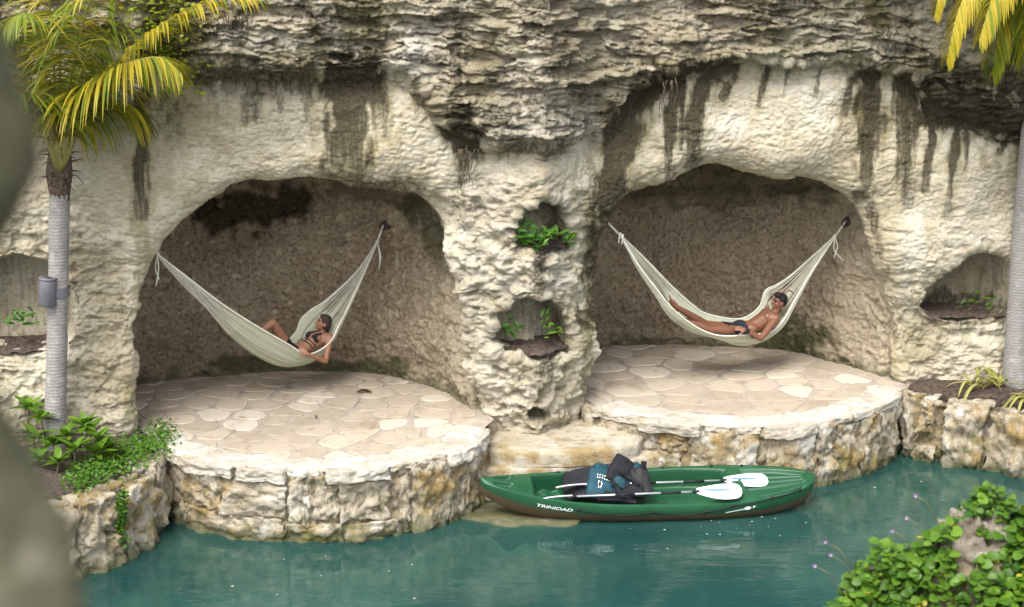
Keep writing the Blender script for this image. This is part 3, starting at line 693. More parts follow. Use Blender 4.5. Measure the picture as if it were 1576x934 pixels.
def terrace(label, back, front, stones, caps, seed, fsize, fan):
    """back / front: pixel outlines of the floor at z = 0; stones/caps: (px0, px1, z0, z1, proud)"""
    B = np.array([unproj(x, y, Z=0)[:2] for x, y in back]); Fp = chaikin([unproj(x, y, Z=0)[:2] for x, y in front], 2)
    crv = Curve2(Fp)
    root = empty('stone_terrace', (Fp[:, 0].mean(), Fp[:, 1].mean(), 0)); root.location = (0, 0, 0)
    tag(root, label, 'terrace', 'rounded stone terraces under the caves')
    inner = np.array([[crv.at(u)[0]-crv.at(u)[2]*.30, crv.at(u)[1]-crv.at(u)[3]*.30] for u in np.linspace(0, crv.L[-1], 40)])
    edge = np.array([[crv.at(u)[0]-crv.at(u)[2]*.10, crv.at(u)[1]-crv.at(u)[3]*.10] for u in np.linspace(0, crv.L[-1], 40)])
    B2 = B.mean(0)+(B-B.mean(0))*1.06
    fan_floor('floor_bed', np.vstack([B2, edge]), 0.0, M['flagmortar'], root)
    flagstones(root, np.vstack([B, inner]), 0.0, fsize, seed, fan)
    wall_core(root, crv, -1.5, -.02, .005, seed)
    for i, (p0, p1, z0, z1, pr) in enumerate(stones):
        stone('wall_stone', root, crv, crv.u_of_px(p0), crv.u_of_px(p1), z0, z1, .30, pr, M['block'], seed+i, .10, .055)
    for i, (p0, p1, z0, z1, pr) in enumerate(caps):
        stone('capstone', root, crv, crv.u_of_px(p0, 0), crv.u_of_px(p1, 0), z0, z1, .42+.1*math.sin(i*2.3), pr, M['cap'], seed+50+i, .10, .03)
    nu, nw = 260, 16; uu, ww = np.meshgrid(np.linspace(.12, crv.L[-1]-.02, nu), np.linspace(0, 1, nw), indexing='ij')
    inn = -.50+.16*fbm(uu*1.3+seed, 0*uu, 0*uu, 3, 81)+.05*fbm(uu*6+seed, 0*uu, 0*uu, 2, 82); outw = .0+.03*fbm(uu*5+seed, 0*uu, 0*uu, 3, 83)
    wv = inn+(outw-inn)*ww; x, y, nx, ny = crv.at(uu); edge_ = np.minimum(ww, (1-ww)*1.6)
    z = .002+.036*sstep(0, .25, edge_)+.010*fbm(uu*5, wv*5, 0*uu+seed, 3, 84)
    quadmesh('lime_edge', np.stack([x+nx*wv, y+ny*wv, z], -1).reshape(-1, 3), gridq(nu, nw), M['lime'], root)
    return root, crv
ter_l, crv_l = terrace('rounded terrace of pale blocks and flagstones under the bikini wearer\'s hammock', PLAN_L[2:],
    [(222, 676), (246, 690), (275, 702), (330, 716), (400, 724), (470, 727), (540, 725), (610, 717), (670, 706), (715, 693), (740, 677), (748, 660)],
    [(262, 300, -.98, -.08, .0), (300, 340, -.58, -.13, .03), (342, 440, -.62, -.13, .06), (288, 436, -1.02, -.60, .06), (444, 478, -.70, -.04, .05), (484, 520, -.62, -.05, .05), (524, 600, -.66, -.14, .05),
     (438, 528, -1.02, -.66, .06), (530, 612, -1.05, -.68, .06), (606, 628, -.98, -.05, .03), (632, 690, -1.0, -.05, .05), (692, 716, -1.0, -.12, .02), (716, 734, -1.0, -.10, .05), (733, 747, -1.0, -.06, .04)],
    [(246, 282, -.10, .015, .05), (282, 362, -.13, .02, .10), (364, 440, -.14, .022, .08), (442, 500, -.06, .018, .03), (502, 598, -.13, .024, .10), (600, 640, -.07, .015, .03), (642, 690, -.06, .02, .02), (688, 730, -.12, .02, .08), (728, 748, -.12, .015, .07)], 3, .34, (1.25, 1.0))
ter_r, crv_r = terrace('rounded terrace of pale blocks and flagstones under the bare-chested man\'s hammock', PLAN_R[1:],
    [(908, 626), (930, 634), (985, 643), (1040, 651), (1100, 657), (1160, 659), (1220, 656), (1280, 647), (1335, 632), (1372, 618), (1388, 600)],
    [(915, 990, -.98, -.08, .0), (992, 1052, -1.0, -.42, .08), (990, 1056, -.40, -.13, .0), (1060, 1168, -1.0, -.06, .06), (1176, 1254, -1.02, -.13, .06), (1258, 1284, -1.0, -.04, .04), (1286, 1322, -1.02, -.10, .04), (1324, 1352, -1.02, -.08, .05), (1354, 1386, -1.02, -.08, .03)],
    [(912, 984, -.10, .015, .04), (984, 1082, -.14, .022, .11), (1084, 1170, -.07, .016, .02), (1174, 1256, -.13, .022, .09), (1258, 1310, -.08, .015, .03), (1312, 1386, -.09, .018, .05)], 23, .40, (1.3, 1.0))

# steps between the terraces
steps = empty('stone_steps'); tag(steps, 'curved pale steps going down to the kayak between the terraces', 'steps')
def pl(pts, z): return [unproj(x, y, Z=z)[:2] for x, y in pts][::-1]
slab('step', steps, pl([(752, 646), (830, 630), (905, 632), (960, 648), (984, 660), (991, 670), (982, 680), (955, 688), (910, 694), (850, 697), (795, 696), (750, 689)], -.22), -.42, -.22, M['stepst'], 2, .008, 6, .008)
slab('step', steps, pl([(742, 690), (900, 680), (1018, 680), (1028, 690), (1016, 699), (975, 707), (920, 714), (840, 720), (742, 722)], -.42), -.85, -.42, M['stepst'], 5, .008, 6, .008)
slab('step', steps, pl([(705, 752), (900, 735), (960, 760), (935, 790), (870, 806), (790, 808), (715, 794)], -.87), -1.3, -.865, M['block'], 8, .05)

for q, sd in (([(716, 612), (745, 606), (775, 622), (765, 640), (750, 645), (740, 640)], 14), ([(1366, 580), (1392, 570), (1412, 582), (1408, 600), (1392, 604), (1380, 597)], 15), ([(893, 612), (920, 606), (926, 626), (912, 632), (900, 630)], 16)):
    slab('foot_rubble', cliff, pl(q, -.012), -.6, -.012, M['block'], sd, .03, 6, .015)
# left and right retaining walls of the canal
def bank_wall(label, pts, stones, seed, ztop=0.0):
    crv = Curve2(chaikin([unproj(x, y, Z=ztop)[:2] for x, y in pts], 1)); root = empty('retaining_wall'); tag(root, label, 'wall')
    wall_core(root, crv, -1.5, ztop-.02, .09, seed, .12)
    for i, (p0, p1, z0, z1, pr) in enumerate(stones):
        stone('wall_stone', root, crv, crv.u_of_px(p0), crv.u_of_px(p1), z0, z1, .42, pr, M['block'], seed+i, .14, .075)
    return crv
cl = bank_wall('rough block wall along the canal at the left below the palm', [(-60, 830), (60, 790), (132, 772), (190, 752), (236, 722), (252, 694)],
    [(-50, 40, -1.1, -.02, .04), (44, 118, -1.1, -.04, .04), (122, 184, -.52, -.02, .04), (120, 186, -1.1, -.50, .06), (190, 236, -1.1, -.03, .05), (237, 252, -1.1, 0.01, .04)], 70, 0.0)
cr = bank_wall('rough block wall along the canal at the right below the strap-leaved plants', [(1386, 602), (1404, 612), (1440, 618), (1500, 622), (1560, 632), (1640, 650), (1800, 690)],
    [(1388, 1400, -1.1, -.02, .0), (1414, 1436, -.45, -.02, .05), (1404, 1440, -1.12, -.66, .02), (1452, 1516, -1.1, -.02, .08), (1520, 1590, -1.1, -.06, .07), (1594, 1680, -1.1, -.04, .07), (1684, 1780, -1.1, -.04, .07)], 90, 0.0)
def soil_bed(name, pts, z, seed, mat, amp=.05):
    P = np.array([unproj(x, y, Z=z)[:2] for x, y in pts]); return slab(name, None, P[::-1], z-.6, z, mat, seed, .01, 10, amp)
b1 = soil_bed('soil_bed', [(-140, 640), (60, 620), (205, 640), (240, 686), (222, 706), (176, 732), (120, 752), (50, 770), (-140, 810)], .0, 4, M['soil']); tag(b1, 'dark soil bed at the foot of the left palm', None, kind='structure')
b2 = soil_bed('soil_bed', [(1398, 596), (1405, 582), (1480, 575), (1600, 570), (1760, 590), (1780, 665), (1640, 628), (1560, 612), (1440, 603)], .02, 9, M['soil']); tag(b2, 'dark soil bed at the foot of the right palm', None, kind='structure')
for pts, (zpx, zpy), dy in (([(793, 386), (880, 386)], (835, 392), .25), ([(764, 545), (876, 545)], (820, 551), .28), ([(1425, 486), (1562, 486)], (1490, 492), .28), ([(-60, 538), (110, 534)], (60, 545), .3)):
    f = on_face(zpx, zpy); xs = [on_face(*p)[0] for p in pts]; x0, x1 = xs; nn = 24
    uu, vv = np.meshgrid(np.linspace(0, 1, nn), np.linspace(0, 1, nn), indexing='ij')
    xx = x0+(x1-x0)*uu; yy = yf(xx)+.06+.62*vv; xx = xx + DIN[0]*(.62*vv); zz = f[2]+.0+.07*vv+.03*fbm(xx*9, yy*9, 0*xx, 2, 5)+.02
    quadmesh('niche_soil', np.stack([xx, yy, zz], -1).reshape(-1, 3), gridq(nn, nn), M['soil'], cliff)

# ------------------------------------------------------------------ hammocks
M['cloth'] = mat_plain('hammock_cotton', (.66, .66, .50), .9, .10, 5, .004)
M['cord'] = mat_plain('hammock_cord', (.66, .65, .55), .9, .1, 20)
def mat_net():
    m, t, b = nm('hammock_net'); uv = N(t, 'ShaderNodeAttribute', attribute_name='marks')
    sp = N(t, 'ShaderNodeSeparateColor', {'Color': uv.outputs['Color']})
    co = geo(t); n = noise(t, co, 8, 3)
    lines = N(t, 'ShaderNodeTexNoise', {'Scale': 1.0, 'Detail': 3, 'Roughness': .6, 'Vector': N(t, 'ShaderNodeCombineXYZ', {'X': mth(t, 'MULTIPLY', sp.outputs[1], 84.0), 'Y': mth(t, 'MULTIPLY', sp.outputs[0], 2.2)}).outputs[0]}).outputs['Fac']
    c = mix(t, ramp(t, lines, .35, .65), (.44, .45, .31), (.66, .68, .53)); t.links.new(c, b.inputs['Base Color']); b.inputs['Roughness'].default_value = .9
    tl = N(t, 'ShaderNodeBsdfTranslucent', {'Color': c}).outputs[0]; s1 = N(t, 'ShaderNodeMixShader', {0: .3, 1: b.outputs[0], 2: tl}).outputs[0]
    al = ramp(t, mth(t, 'ADD', lines, mth(t, 'MULTIPLY', sp.outputs[2], .5)), .50, .60)
    tr = N(t, 'ShaderNodeBsdfTransparent').outputs[0]
    t.links.new(N(t, 'ShaderNodeMixShader', {0: al, 1: tr, 2: s1}).outputs[0], t.nodes['Material Output'].inputs['Surface'])
    bump(t, b, lines, .8, .015)
    return m
M['net'] = mat_net()
def cat(P, t):
    P = np.array(P, float); n = len(P); L = np.concatenate([[0], np.cumsum(np.linalg.norm(np.diff(P, axis=0), axis=1)**.7)]); L /= L[-1]
    out = []
    for tt in t:
        i = min(max(int(np.searchsorted(L, tt))-1, 0), n-2); f = (tt-L[i])/(L[i+1]-L[i])
        p0 = P[max(i-1, 0)]; p1 = P[i]; p2 = P[i+1]; p3 = P[min(i+2, n-1)]
        out.append(.5*((2*p1)+(-p0+p2)*f+(2*p0-5*p1+4*p2-p3)*f*f+(-p0+3*p1-3*p2+p3)*f**3))
    return np.array(out)
def hammock(label, hookA, hookB, yA, yB, near, bot, far, s_net, tails):
    """near/bot/far are traced edges; depth runs from yA at the left end to yB at the right end"""
    xa, xb = near[0][0], near[-1][0]
    def y_at(px, off): 
        f = np.clip((px-xa)/(xb-xa), 0, 1); return yA+(yB-yA)*f+off*math.sin(math.pi*min(max(f, .0), 1))**.6
    T = np.linspace(0, 1, 130)
    Np = cat([unproj(x, y, Y=y_at(x, -.26)) for x, y in near], T); Bp = cat([unproj(x, y, Y=y_at(x, .0)) for x, y in bot], T); Fp = cat([unproj(x, y, Y=y_at(x, .30)) for x, y in far], T)
    root = empty('hammock', tuple(Bp[len(Bp)//2])); root.location = (0, 0, 0); tag(root, label, 'hammock', 'pale cotton hammocks in the caves')
    nc = 44; c = np.linspace(0, 1, nc)
    Cp = 2*Bp-(Np+Fp)/2
    V = (Np[:, None]*((1-c)**2)[None, :, None]+Cp[:, None]*(2*c*(1-c))[None, :, None]+Fp[:, None]*(c**2)[None, :, None])
    tt, cc = np.meshgrid(T, c, indexing='ij'); wdt = np.sin(math.pi*np.clip(tt, 0, 1))**.8
    fold = .018*pn(cc*13, tt*2.2, 0*tt+xa*.01, 4)+.012*pn(cc*28, tt*3, 0*tt+2, 5)
    V[..., 1] += fold*wdt*.8; V[..., 2] += fold*wdt*1.0
    dens = sstep(s_net[0]-.03, s_net[0]+.03, tt)*sstep(s_net[1]+.03, s_net[1]-.03, tt)
    dens = np.maximum(dens*.36, .16*sstep(.18, .05, tt)); dens = np.maximum(dens, .08*sstep(.85, .97, tt)); dens = np.maximum(dens, .4*sstep(.05, .0, np.minimum(cc, 1-cc)))
    quadmesh('net_bed', V.reshape(-1, 3), gridq(130, nc), M['net'], root, np.stack([tt, cc, dens, 1+0*tt], -1).reshape(-1, 4))
    e = MB(); e.tube(Np[::2], .012, 6); e.tube(Fp[::2], .012, 6); e.build('edge_cord', M['cord'], root)
    s = MB()
    for k in range(0, nc, 2):
        for a, b in ((0, int(130*(s_net[0]+.05))), (int(130*(s_net[1]-.05)), 129)):
            s.tube(V[a:b+1:3, k] if b-a > 4 else V[a:b+1, k], .0032, 4, cap=False)
    tag(s.build('suspension_cords', M['cord'], root), kind='stuff')
    A = unproj(*hookA, Y=yA-.03); Bk = unproj(*hookB, Y=yB+.03); r = MB(); r.tube([A, Np[0]*.5+Fp[0]*.5], .014, 6); r.tube([Fp[-1]*.5+Np[-1]*.5, Bk], .014, 6)
    r.ball(Np[0]*.5+Fp[0]*.5, .03, nu=8, nv=6); r.ball(Fp[-1]*.5+Np[-1]*.5, .03, nu=8, nv=6); r.build('hanging_rope', M['cord'], root)
    for end, pts in tails:
        q = Np[0] if end == 0 else Np[-1]; yy = q[1]-.04; tb = MB()
        tb.tube(cat([unproj(x, y, Y=yy) for x, y in pts], np.linspace(0, 1, 10)), .009, 5); tb.build('rope_tail', M['cord'], root)
    return root, V, A, Bk
def wall_y(px, py):
    best = 9.0
    for o in cliff.children:
        if o.name.startswith('cave_wall'):
            d = Vector(unproj(px, py, Y=10.0)-CAM).normalized(); ok, loc, _, _ = o.ray_cast(Vector(CAM), d)
            if ok: best = min(best, loc.y)
    return best
YWA, YWB = float(yf(on_face(232, 390)[0]))+.42, wall_y(590, 346)-.06
hamw, VW, hwA, hwB = hammock('pale hammock holding the person in the black bikini', (226, 379), (590, 346), YWA, YWB,
    [(242, 391), (290, 428), (341, 467), (392, 500), (444, 530), (470, 545), (492, 539), (510, 524), (522, 500), (537, 470), (560, 420), (581, 372)],
    [(242, 394), (280, 437), (318, 474), (362, 524), (410, 555), (447, 563), (480, 552), (503, 527), (518, 502), (535, 472), (560, 422), (581, 374)],
    [(242, 390), (290, 430), (335, 470), (392, 508), (436, 525), (456, 510), (463, 492), (480, 476), (503, 461), (549, 418), (581, 371)],
    (.27, .74), [(0, [(242, 394), (244, 415), (240, 440)]), (0, [(242, 394), (239, 412), (245, 430)]), (1, [(581, 374), (586, 395), (583, 414)]), (1, [(581, 374), (584, 390), (585, 408)])])
YMA, YMB = float(yf(on_face(935, 350)[0]))+.45, wall_y(1300, 342)-.06
hamm, VM, hmA, hmB = hammock('pale hammock holding the bare-chested man', (930, 337), (1301, 341), YMA, YMB,
    [(957, 366), (985, 412), (1012, 447), (1036, 476), (1065, 499), (1090, 512), (1115, 517), (1150, 515), (1186, 511), (1206, 492), (1222, 464), (1248, 420), (1285, 365)],
    [(957, 369), (984, 418), (1008, 452), (1028, 482), (1058, 505), (1100, 517), (1130, 529), (1148, 530), (1172, 522), (1200, 500), (1219, 470), (1248, 421), (1285, 367)],
    [(957, 364), (990, 395), (1018, 424), (1040, 446), (1067, 470), (1088, 483), (1129, 491), (1152, 486), (1170, 470), (1178, 447), (1196, 438), (1224, 418), (1285, 363)],
    (.26, .72), [(0, [(957, 366), (954, 358), (952, 374)]), (0, [(957, 366), (959, 360), (957, 376)]), (1, [(1285, 366), (1284, 385), (1298, 401)]), (1, [(1285, 366), (1289, 380), (1283, 396)])])
M['hole'] = mat_plain('hook_metal', (.045, .035, .03), .7, .3, 20)
for p, lab in ((hwA, 'dark iron hammock anchor in the left cave\'s left edge'), (hwB, 'dark iron hammock anchor high on the left cave\'s right wall'), (hmA, 'dark iron hammock anchor in the right cave\'s left edge'), (hmB, 'dark iron hammock anchor high on the right cave\'s right wall')):
    a = MB(); s = 1 if p is hwB or p is hmB else -1
    Mx = Matrix.Rotation(R(90), 4, 'X').to_3x3()
    a.tube([Vector(p)+Vector((s*.02, .0, .0)), Vector(p)+Vector((s*.06, .05, 0)), Vector(p)+Vector((s*.12, .45, 0))], [.055, .07, .07], 12)
    ring = [Vector(p)+Vector((.05*math.cos(t), -.01, .05*math.sin(t)-.02)) for t in np.linspace(0, 2*math.pi, 14)]; a.tube(ring, .011, 6)
    tag(a.build('anchor_hook', M['hole']), lab, 'anchor hook', 'hammock anchors')

# ------------------------------------------------------------------ people
M['skin'] = mat_plain('tanned_skin', (.27, .13, .078), .5, .10, 6, .0, .35, **{'Subsurface Weight': .08, 'Subsurface Radius': (.02, .008, .004)})
M['skin2'] = mat_plain('brown_skin', (.17, .072, .04), .45, .12, 6, .0, .4, **{'Subsurface Weight': .06, 'Subsurface Radius': (.02, .008, .004)})
M['hair'] = mat_plain('dark_hair', (.004, .003, .0025), .6, .5, 30, .01)
M['hairb'] = mat_plain('brown_hair', (.035, .018, .011), .55, .5, 30, .01)
M['black'] = mat_plain('black_cloth', (.012, .012, .015), .8, .3, 20)
M['trunks'] = mat_plain('navy_trunks', (.010, .012, .02), .85, .3, 14)
M['eye'] = mat_plain('eye_dark', (.03, .02, .015), .3, .1, 20)
M['lip'] = mat_plain('lip', (.33, .10, .08), .5, .1, 20)
def fuse(name, mb, mat, parent, voxel=.008, smooth=6):
    o = mb.build(name+'_raw', None); m = o.modifiers.new('r', 'REMESH'); m.mode = 'VOXEL'; m.voxel_size = voxel
    s = o.modifiers.new('s', 'SMOOTH'); s.factor = .5; s.iterations = smooth
    dg = bpy.context.evaluated_depsgraph_get(); me = bpy.data.meshes.new_from_object(o.evaluated_get(dg)); me.name = name
    me.materials.clear(); me.materials.append(mat); me.polygons.foreach_set('use_smooth', [True]*len(me.polygons))
    bpy.data.objects.remove(o); r = bpy.data.objects.new(name, me); return link(r, parent)
def frame_of(fwd, up):
    f = Vector(fwd).normalized(); u = Vector(up); u = (u-f*u.dot(f)).normalized(); s = u.cross(f)   # f: face direction, u: crown, s: person's left
    return Matrix((s, f, u)).transposed()
def head(mb, c, Mx, k=1.0):
    c = Vector(c); P = lambda x, y, z: c+Mx @ Vector((x*k, y*k, z*k))
    mb.ball(P(0, -.012, .035), (.074*k, .094*k, .088*k), Mx)            # cranium
    mb.ball(P(0, .022, -.030), (.060*k, .068*k, .078*k), Mx)            # face
    mb.ball(P(0, .055, -.092), (.030*k, .026*k, .022*k), Mx)            # chin
    mb.cap(P(0, .086, .012), .010*k, P(0, .108, -.026), .015*k, 8)      # nose
    mb.ball(P(0, .078, .026), (.048*k, .016*k, .014*k), Mx)             # brow
    mb.ball(P(0, .084, -.060), (.024*k, .012*k, .010*k), Mx)            # mouth
    for s in (-1, 1):
        mb.ball(P(s*.074, -.006, -.012), (.012*k, .022*k, .034*k), Mx, 8, 6)
        mb.ball(P(s*.036, .060, -.028), (.024*k, .020*k, .022*k), Mx, 8, 6)
    return P
def face_bits(c, Mx, parent, k=1.0, hair='hair'):
    c = Vector(c); P = lambda x, y, z: c+Mx @ Vector((x*k, y*k, z*k))
    for s in (-1, 1):
        e = MB(); e.ball(P(s*.031, .083, .006), (.014*k, .006*k, .007*k), Mx, 8, 6); e.build('eye', M['eye'], parent)
        e = MB(); e.tube([P(s*.014, .094, .028), P(s*.034, .092, .034), P(s*.054, .080, .028)], .005*k, 5); e.build('eyebrow', M[hair], parent)
    e = MB(); e.tube([P(-.022, .092, -.061), P(0, .097, -.060), P(.022, .092, -.061)], [.004, .007, .004], 5); e.build('lips', M['lip'], parent)
def hand(mb, wrist, dirv, palm_n, k=1.0, curl=.5, side=1):
    w_ = Vector(map(float, wrist)); d = Vector(dirv).normalized(); n = Vector(palm_n); n = (n-d*n.dot(d)).normalized(); s = d.cross(n)*side
    mb.cap(w_, .026*k, w_+d*.03*k, .028*k, 8)
    for a in (-1, -.33, .33, 1): mb.cap(w_+d*.02*k+s*a*.022*k, .015*k, w_+d*.085*k+s*a*.030*k, .013*k, 8)
    for i, a in enumerate((-1, -.33, .33, 1)):
        L = (.058, .075, .080, .070)[i]*k; b = w_+d*.088*k+s*a*.031*k; p = b; ang = 0
        for j, f in enumerate((.45, .32, .23)):
            ang += curl*(.5 if j == 0 else .75); q = p+(d*math.cos(ang)+n*math.sin(ang))*L*f; mb.cap(p, .0105*k-.0009*j, q, .0098*k-.0009*j, 8); p = q
    b = w_+d*.03*k+s*.030*k; q = b+(d*.6+s*.75+n*.3).normalized()*.045*k; mb.cap(b, .014*k, q, .012*k, 8); mb.cap(q, .012*k, q+(d*.9+s*.25+n*.4).normalized()*.032*k, .0095*k, 8)
def foot(mb, ankle, dirv, sole, k=1.0):
    a = Vector(map(float, ankle)); d = Vector(dirv).normalized(); dn = Vector(sole); dn = (dn-d*dn.dot(d)).normalized(); s = d.cross(dn)
    mb.ball(a-d*.035*k+dn*.03*k, (.034*k,)*3); mb.cap(a, .038*k, a+d*.09*k+dn*.035*k, .034*k, 10); mb.cap(a-d*.02*k+dn*.04*k, .03*k, a+d*.12*k+dn*.05*k, .030*k, 10)
    for i in range(5):
        o = (i-2)*.017*k; b = a+d*.13*k+dn*.05*k+s*o; mb.cap(b, .014*k, b+d*(.055-.006*i)*k+dn*.006, .0105*k, 8)
def limb(mb, pts, rads):
    for (a, b), (r0, r1) in zip(zip(pts[:-1], pts[1:]), zip(rads[:-1], rads[1:])): mb.cap(a, r0, b, r1, 14)
def patch_from(body, name, parent, fn, mat, off=.006):
    """clothing: the faces of the body where fn(p) holds, lifted a little off the skin"""
    bm = bmesh.new(); bm.from_mesh(body.data); bm.normal_update()
    kill = [f for f in bm.faces if not fn(f.calc_center_median())]
    bmesh.ops.delete(bm, geom=kill, context='FACES')
    for v in bm.verts: v.co += v.normal*off
    me = bpy.data.meshes.new(name); bm.to_mesh(me); bm.free(); me.materials.append(mat)
    me.polygons.foreach_set('use_smooth', [True]*len(me.polygons))
    o = link(bpy.data.objects.new(name, me), parent); s = o.modifiers.new('t', 'SOLIDIFY'); s.thickness = .006; s.offset = 0
    return o

def woman():
    yo = lambda px: YWA+(YWB-YWA)*(px-242)/(581-242)
    J = lambda px, py, dy=0.0: Vector(unproj(px, py, Y=yo(px)+dy))
    b = MB()
    pel = J(457, 542, .08); wst = J(470, 535, .04); chest = J(487, 524, .03); neck = J(497, 512, .03); hc = J(497, 497, .02)
    shN = J(508, 520, -.12); shF = J(484, 513, .22); hipN = J(454, 543, .0); hipF = J(448, 544, .17)
    # torso
    limb(b, [pel, wst, chest], [.125, .10, .118]); b.cap(hipN, .10, hipF, .10); b.cap(shN, .062, shF, .062); b.cap(shN.lerp(chest, .35), .085, shF.lerp(chest, .35), .085)
    b.cap(wst.lerp(pel, .2)+Vector((0, -.04, 0)), .085, wst.lerp(pel, .2)+Vector((0, .05, 0)), .085)
    up = (chest-pel).normalized(); fr = Vector((-.55, -.45, .75)); fr = (fr-up*fr.dot(up)).normalized(); sd = up.cross(fr)
    cl = (shN-shF).normalized()
    for s in (-1, 1): b.ball(chest+fr*.075+cl*s*.072-up*.015, (.058, .058, .055))
    b.cap(chest+up*.05, .065, neck, .052); b.cap(neck, .050, hc+Vector((.0, 0, -.02)), .046)
    fwd = Vector((-.80, -.42, .42)); Mx = frame_of(fwd, Vector((.25, .05, .95))); P = head(b, hc, Mx, .98)
    # near arm: elbow hanging over the edge, hand on the belly
    elN = J(501, 556, -.30); wrN = J(474, 545, -.32); limb(b, [shN, shN.lerp(elN, .5), elN, elN.lerp(wrN, .35), wrN], [.050, .044, .036, .037, .025])
    hand(b, wrN, J(462, 537, -.24)-wrN, Vector((.1, .8, -.5)), .95, .35, 1)
    # far arm lying along the body inside the net
    elF = J(470, 527, .33); wrF = J(450, 530, .25); limb(b, [shF, elF, wrF], [.046, .036, .025]); hand(b, wrF, J(440, 534, .2)-wrF, Vector((0, -.3, -1)), .9, .4, -1)
    # far leg bent up, near leg stretched out in the net
    knF = J(420, 496, .12); anF = J(392, 517, .10); limb(b, [hipF, hipF.lerp(knF, .5), knF, knF.lerp(anF, .3), anF], [.092, .076, .053, .055, .034]); foot(b, anF, Vector((-.9, -.1, -.25)), Vector((-.2, 0, -1)))
    knN = J(408, 534, .06); anN = J(360, 508, .04); limb(b, [hipN, hipN.lerp(knN, .5), knN, knN.lerp(anN, .3), anN], [.092, .076, .053, .054, .034]); foot(b, anN, Vector((-.3, -.1, .9)), Vector((-.9, 0, -.3)))
    root = empty('person'); tag(root, 'person in a black bikini reclining in the hammock, one knee raised', 'person', 'people lying in hammocks')
    body = fuse('body', b, M['skin'], root, .0075, 5)
    face_bits(hc, Mx, root, .98, 'hairb')
    h = MB()
    for x, y, z, rx, ry, rz in ((0, -.022, .045, .082, .098, .090), (0, -.075, .0, .070, .055, .085), (.05, -.04, -.01, .035, .06, .07), (-.05, -.04, -.01, .035, .06, .07), (0, -.10, -.06, .045, .04, .05), (0, .02, .095, .06, .06, .035)):
        h.ball(P(x, y, z), (rx, ry, rz), Mx)
    fuse('hair', h, M['hairb'], root, .008, 3)
    cups = [chest+fr*.10+cl*s*.072-up*.015 for s in (-1, 1)]
    def top(p):
        for i, c in enumerate(cups):
            q = p-c; a = q.dot(up); s_ = q.dot(cl)
            if q.dot(fr) > -.06 and -.055 < a < .085 and abs(s_) < .062*(1-(a+.055)/.16): return True
        return False
    patch_from(body, 'bikini_top', root, top, M['black'])
    def bottom(p): q = p-pel; return -.14 < q.dot(up) < .02 and (p-(hipN+hipF)/2).length < .22
    patch_from(body, 'bikini_bottom', root, bottom, M['black'])
    st = MB()
    for s, sh in ((-1, shF), (1, shN)):
        c = cups[0 if s < 0 else 1]; st.tube([c+up*.075-fr*.005, neck+cl*s*.055+fr*.035, neck-fr*.02], .006, 5)
    w1 = wst.lerp(chest, .35)
    for dz in (0, -.045):
        st.tube([w1+up*dz+fr*(math.cos(t)*.122)+cl*(math.sin(t)*.135) for t in np.linspace(-1.5, 1.5, 12)], .006, 5)
    st.build('bikini_strap', M['black'], root)
    return root
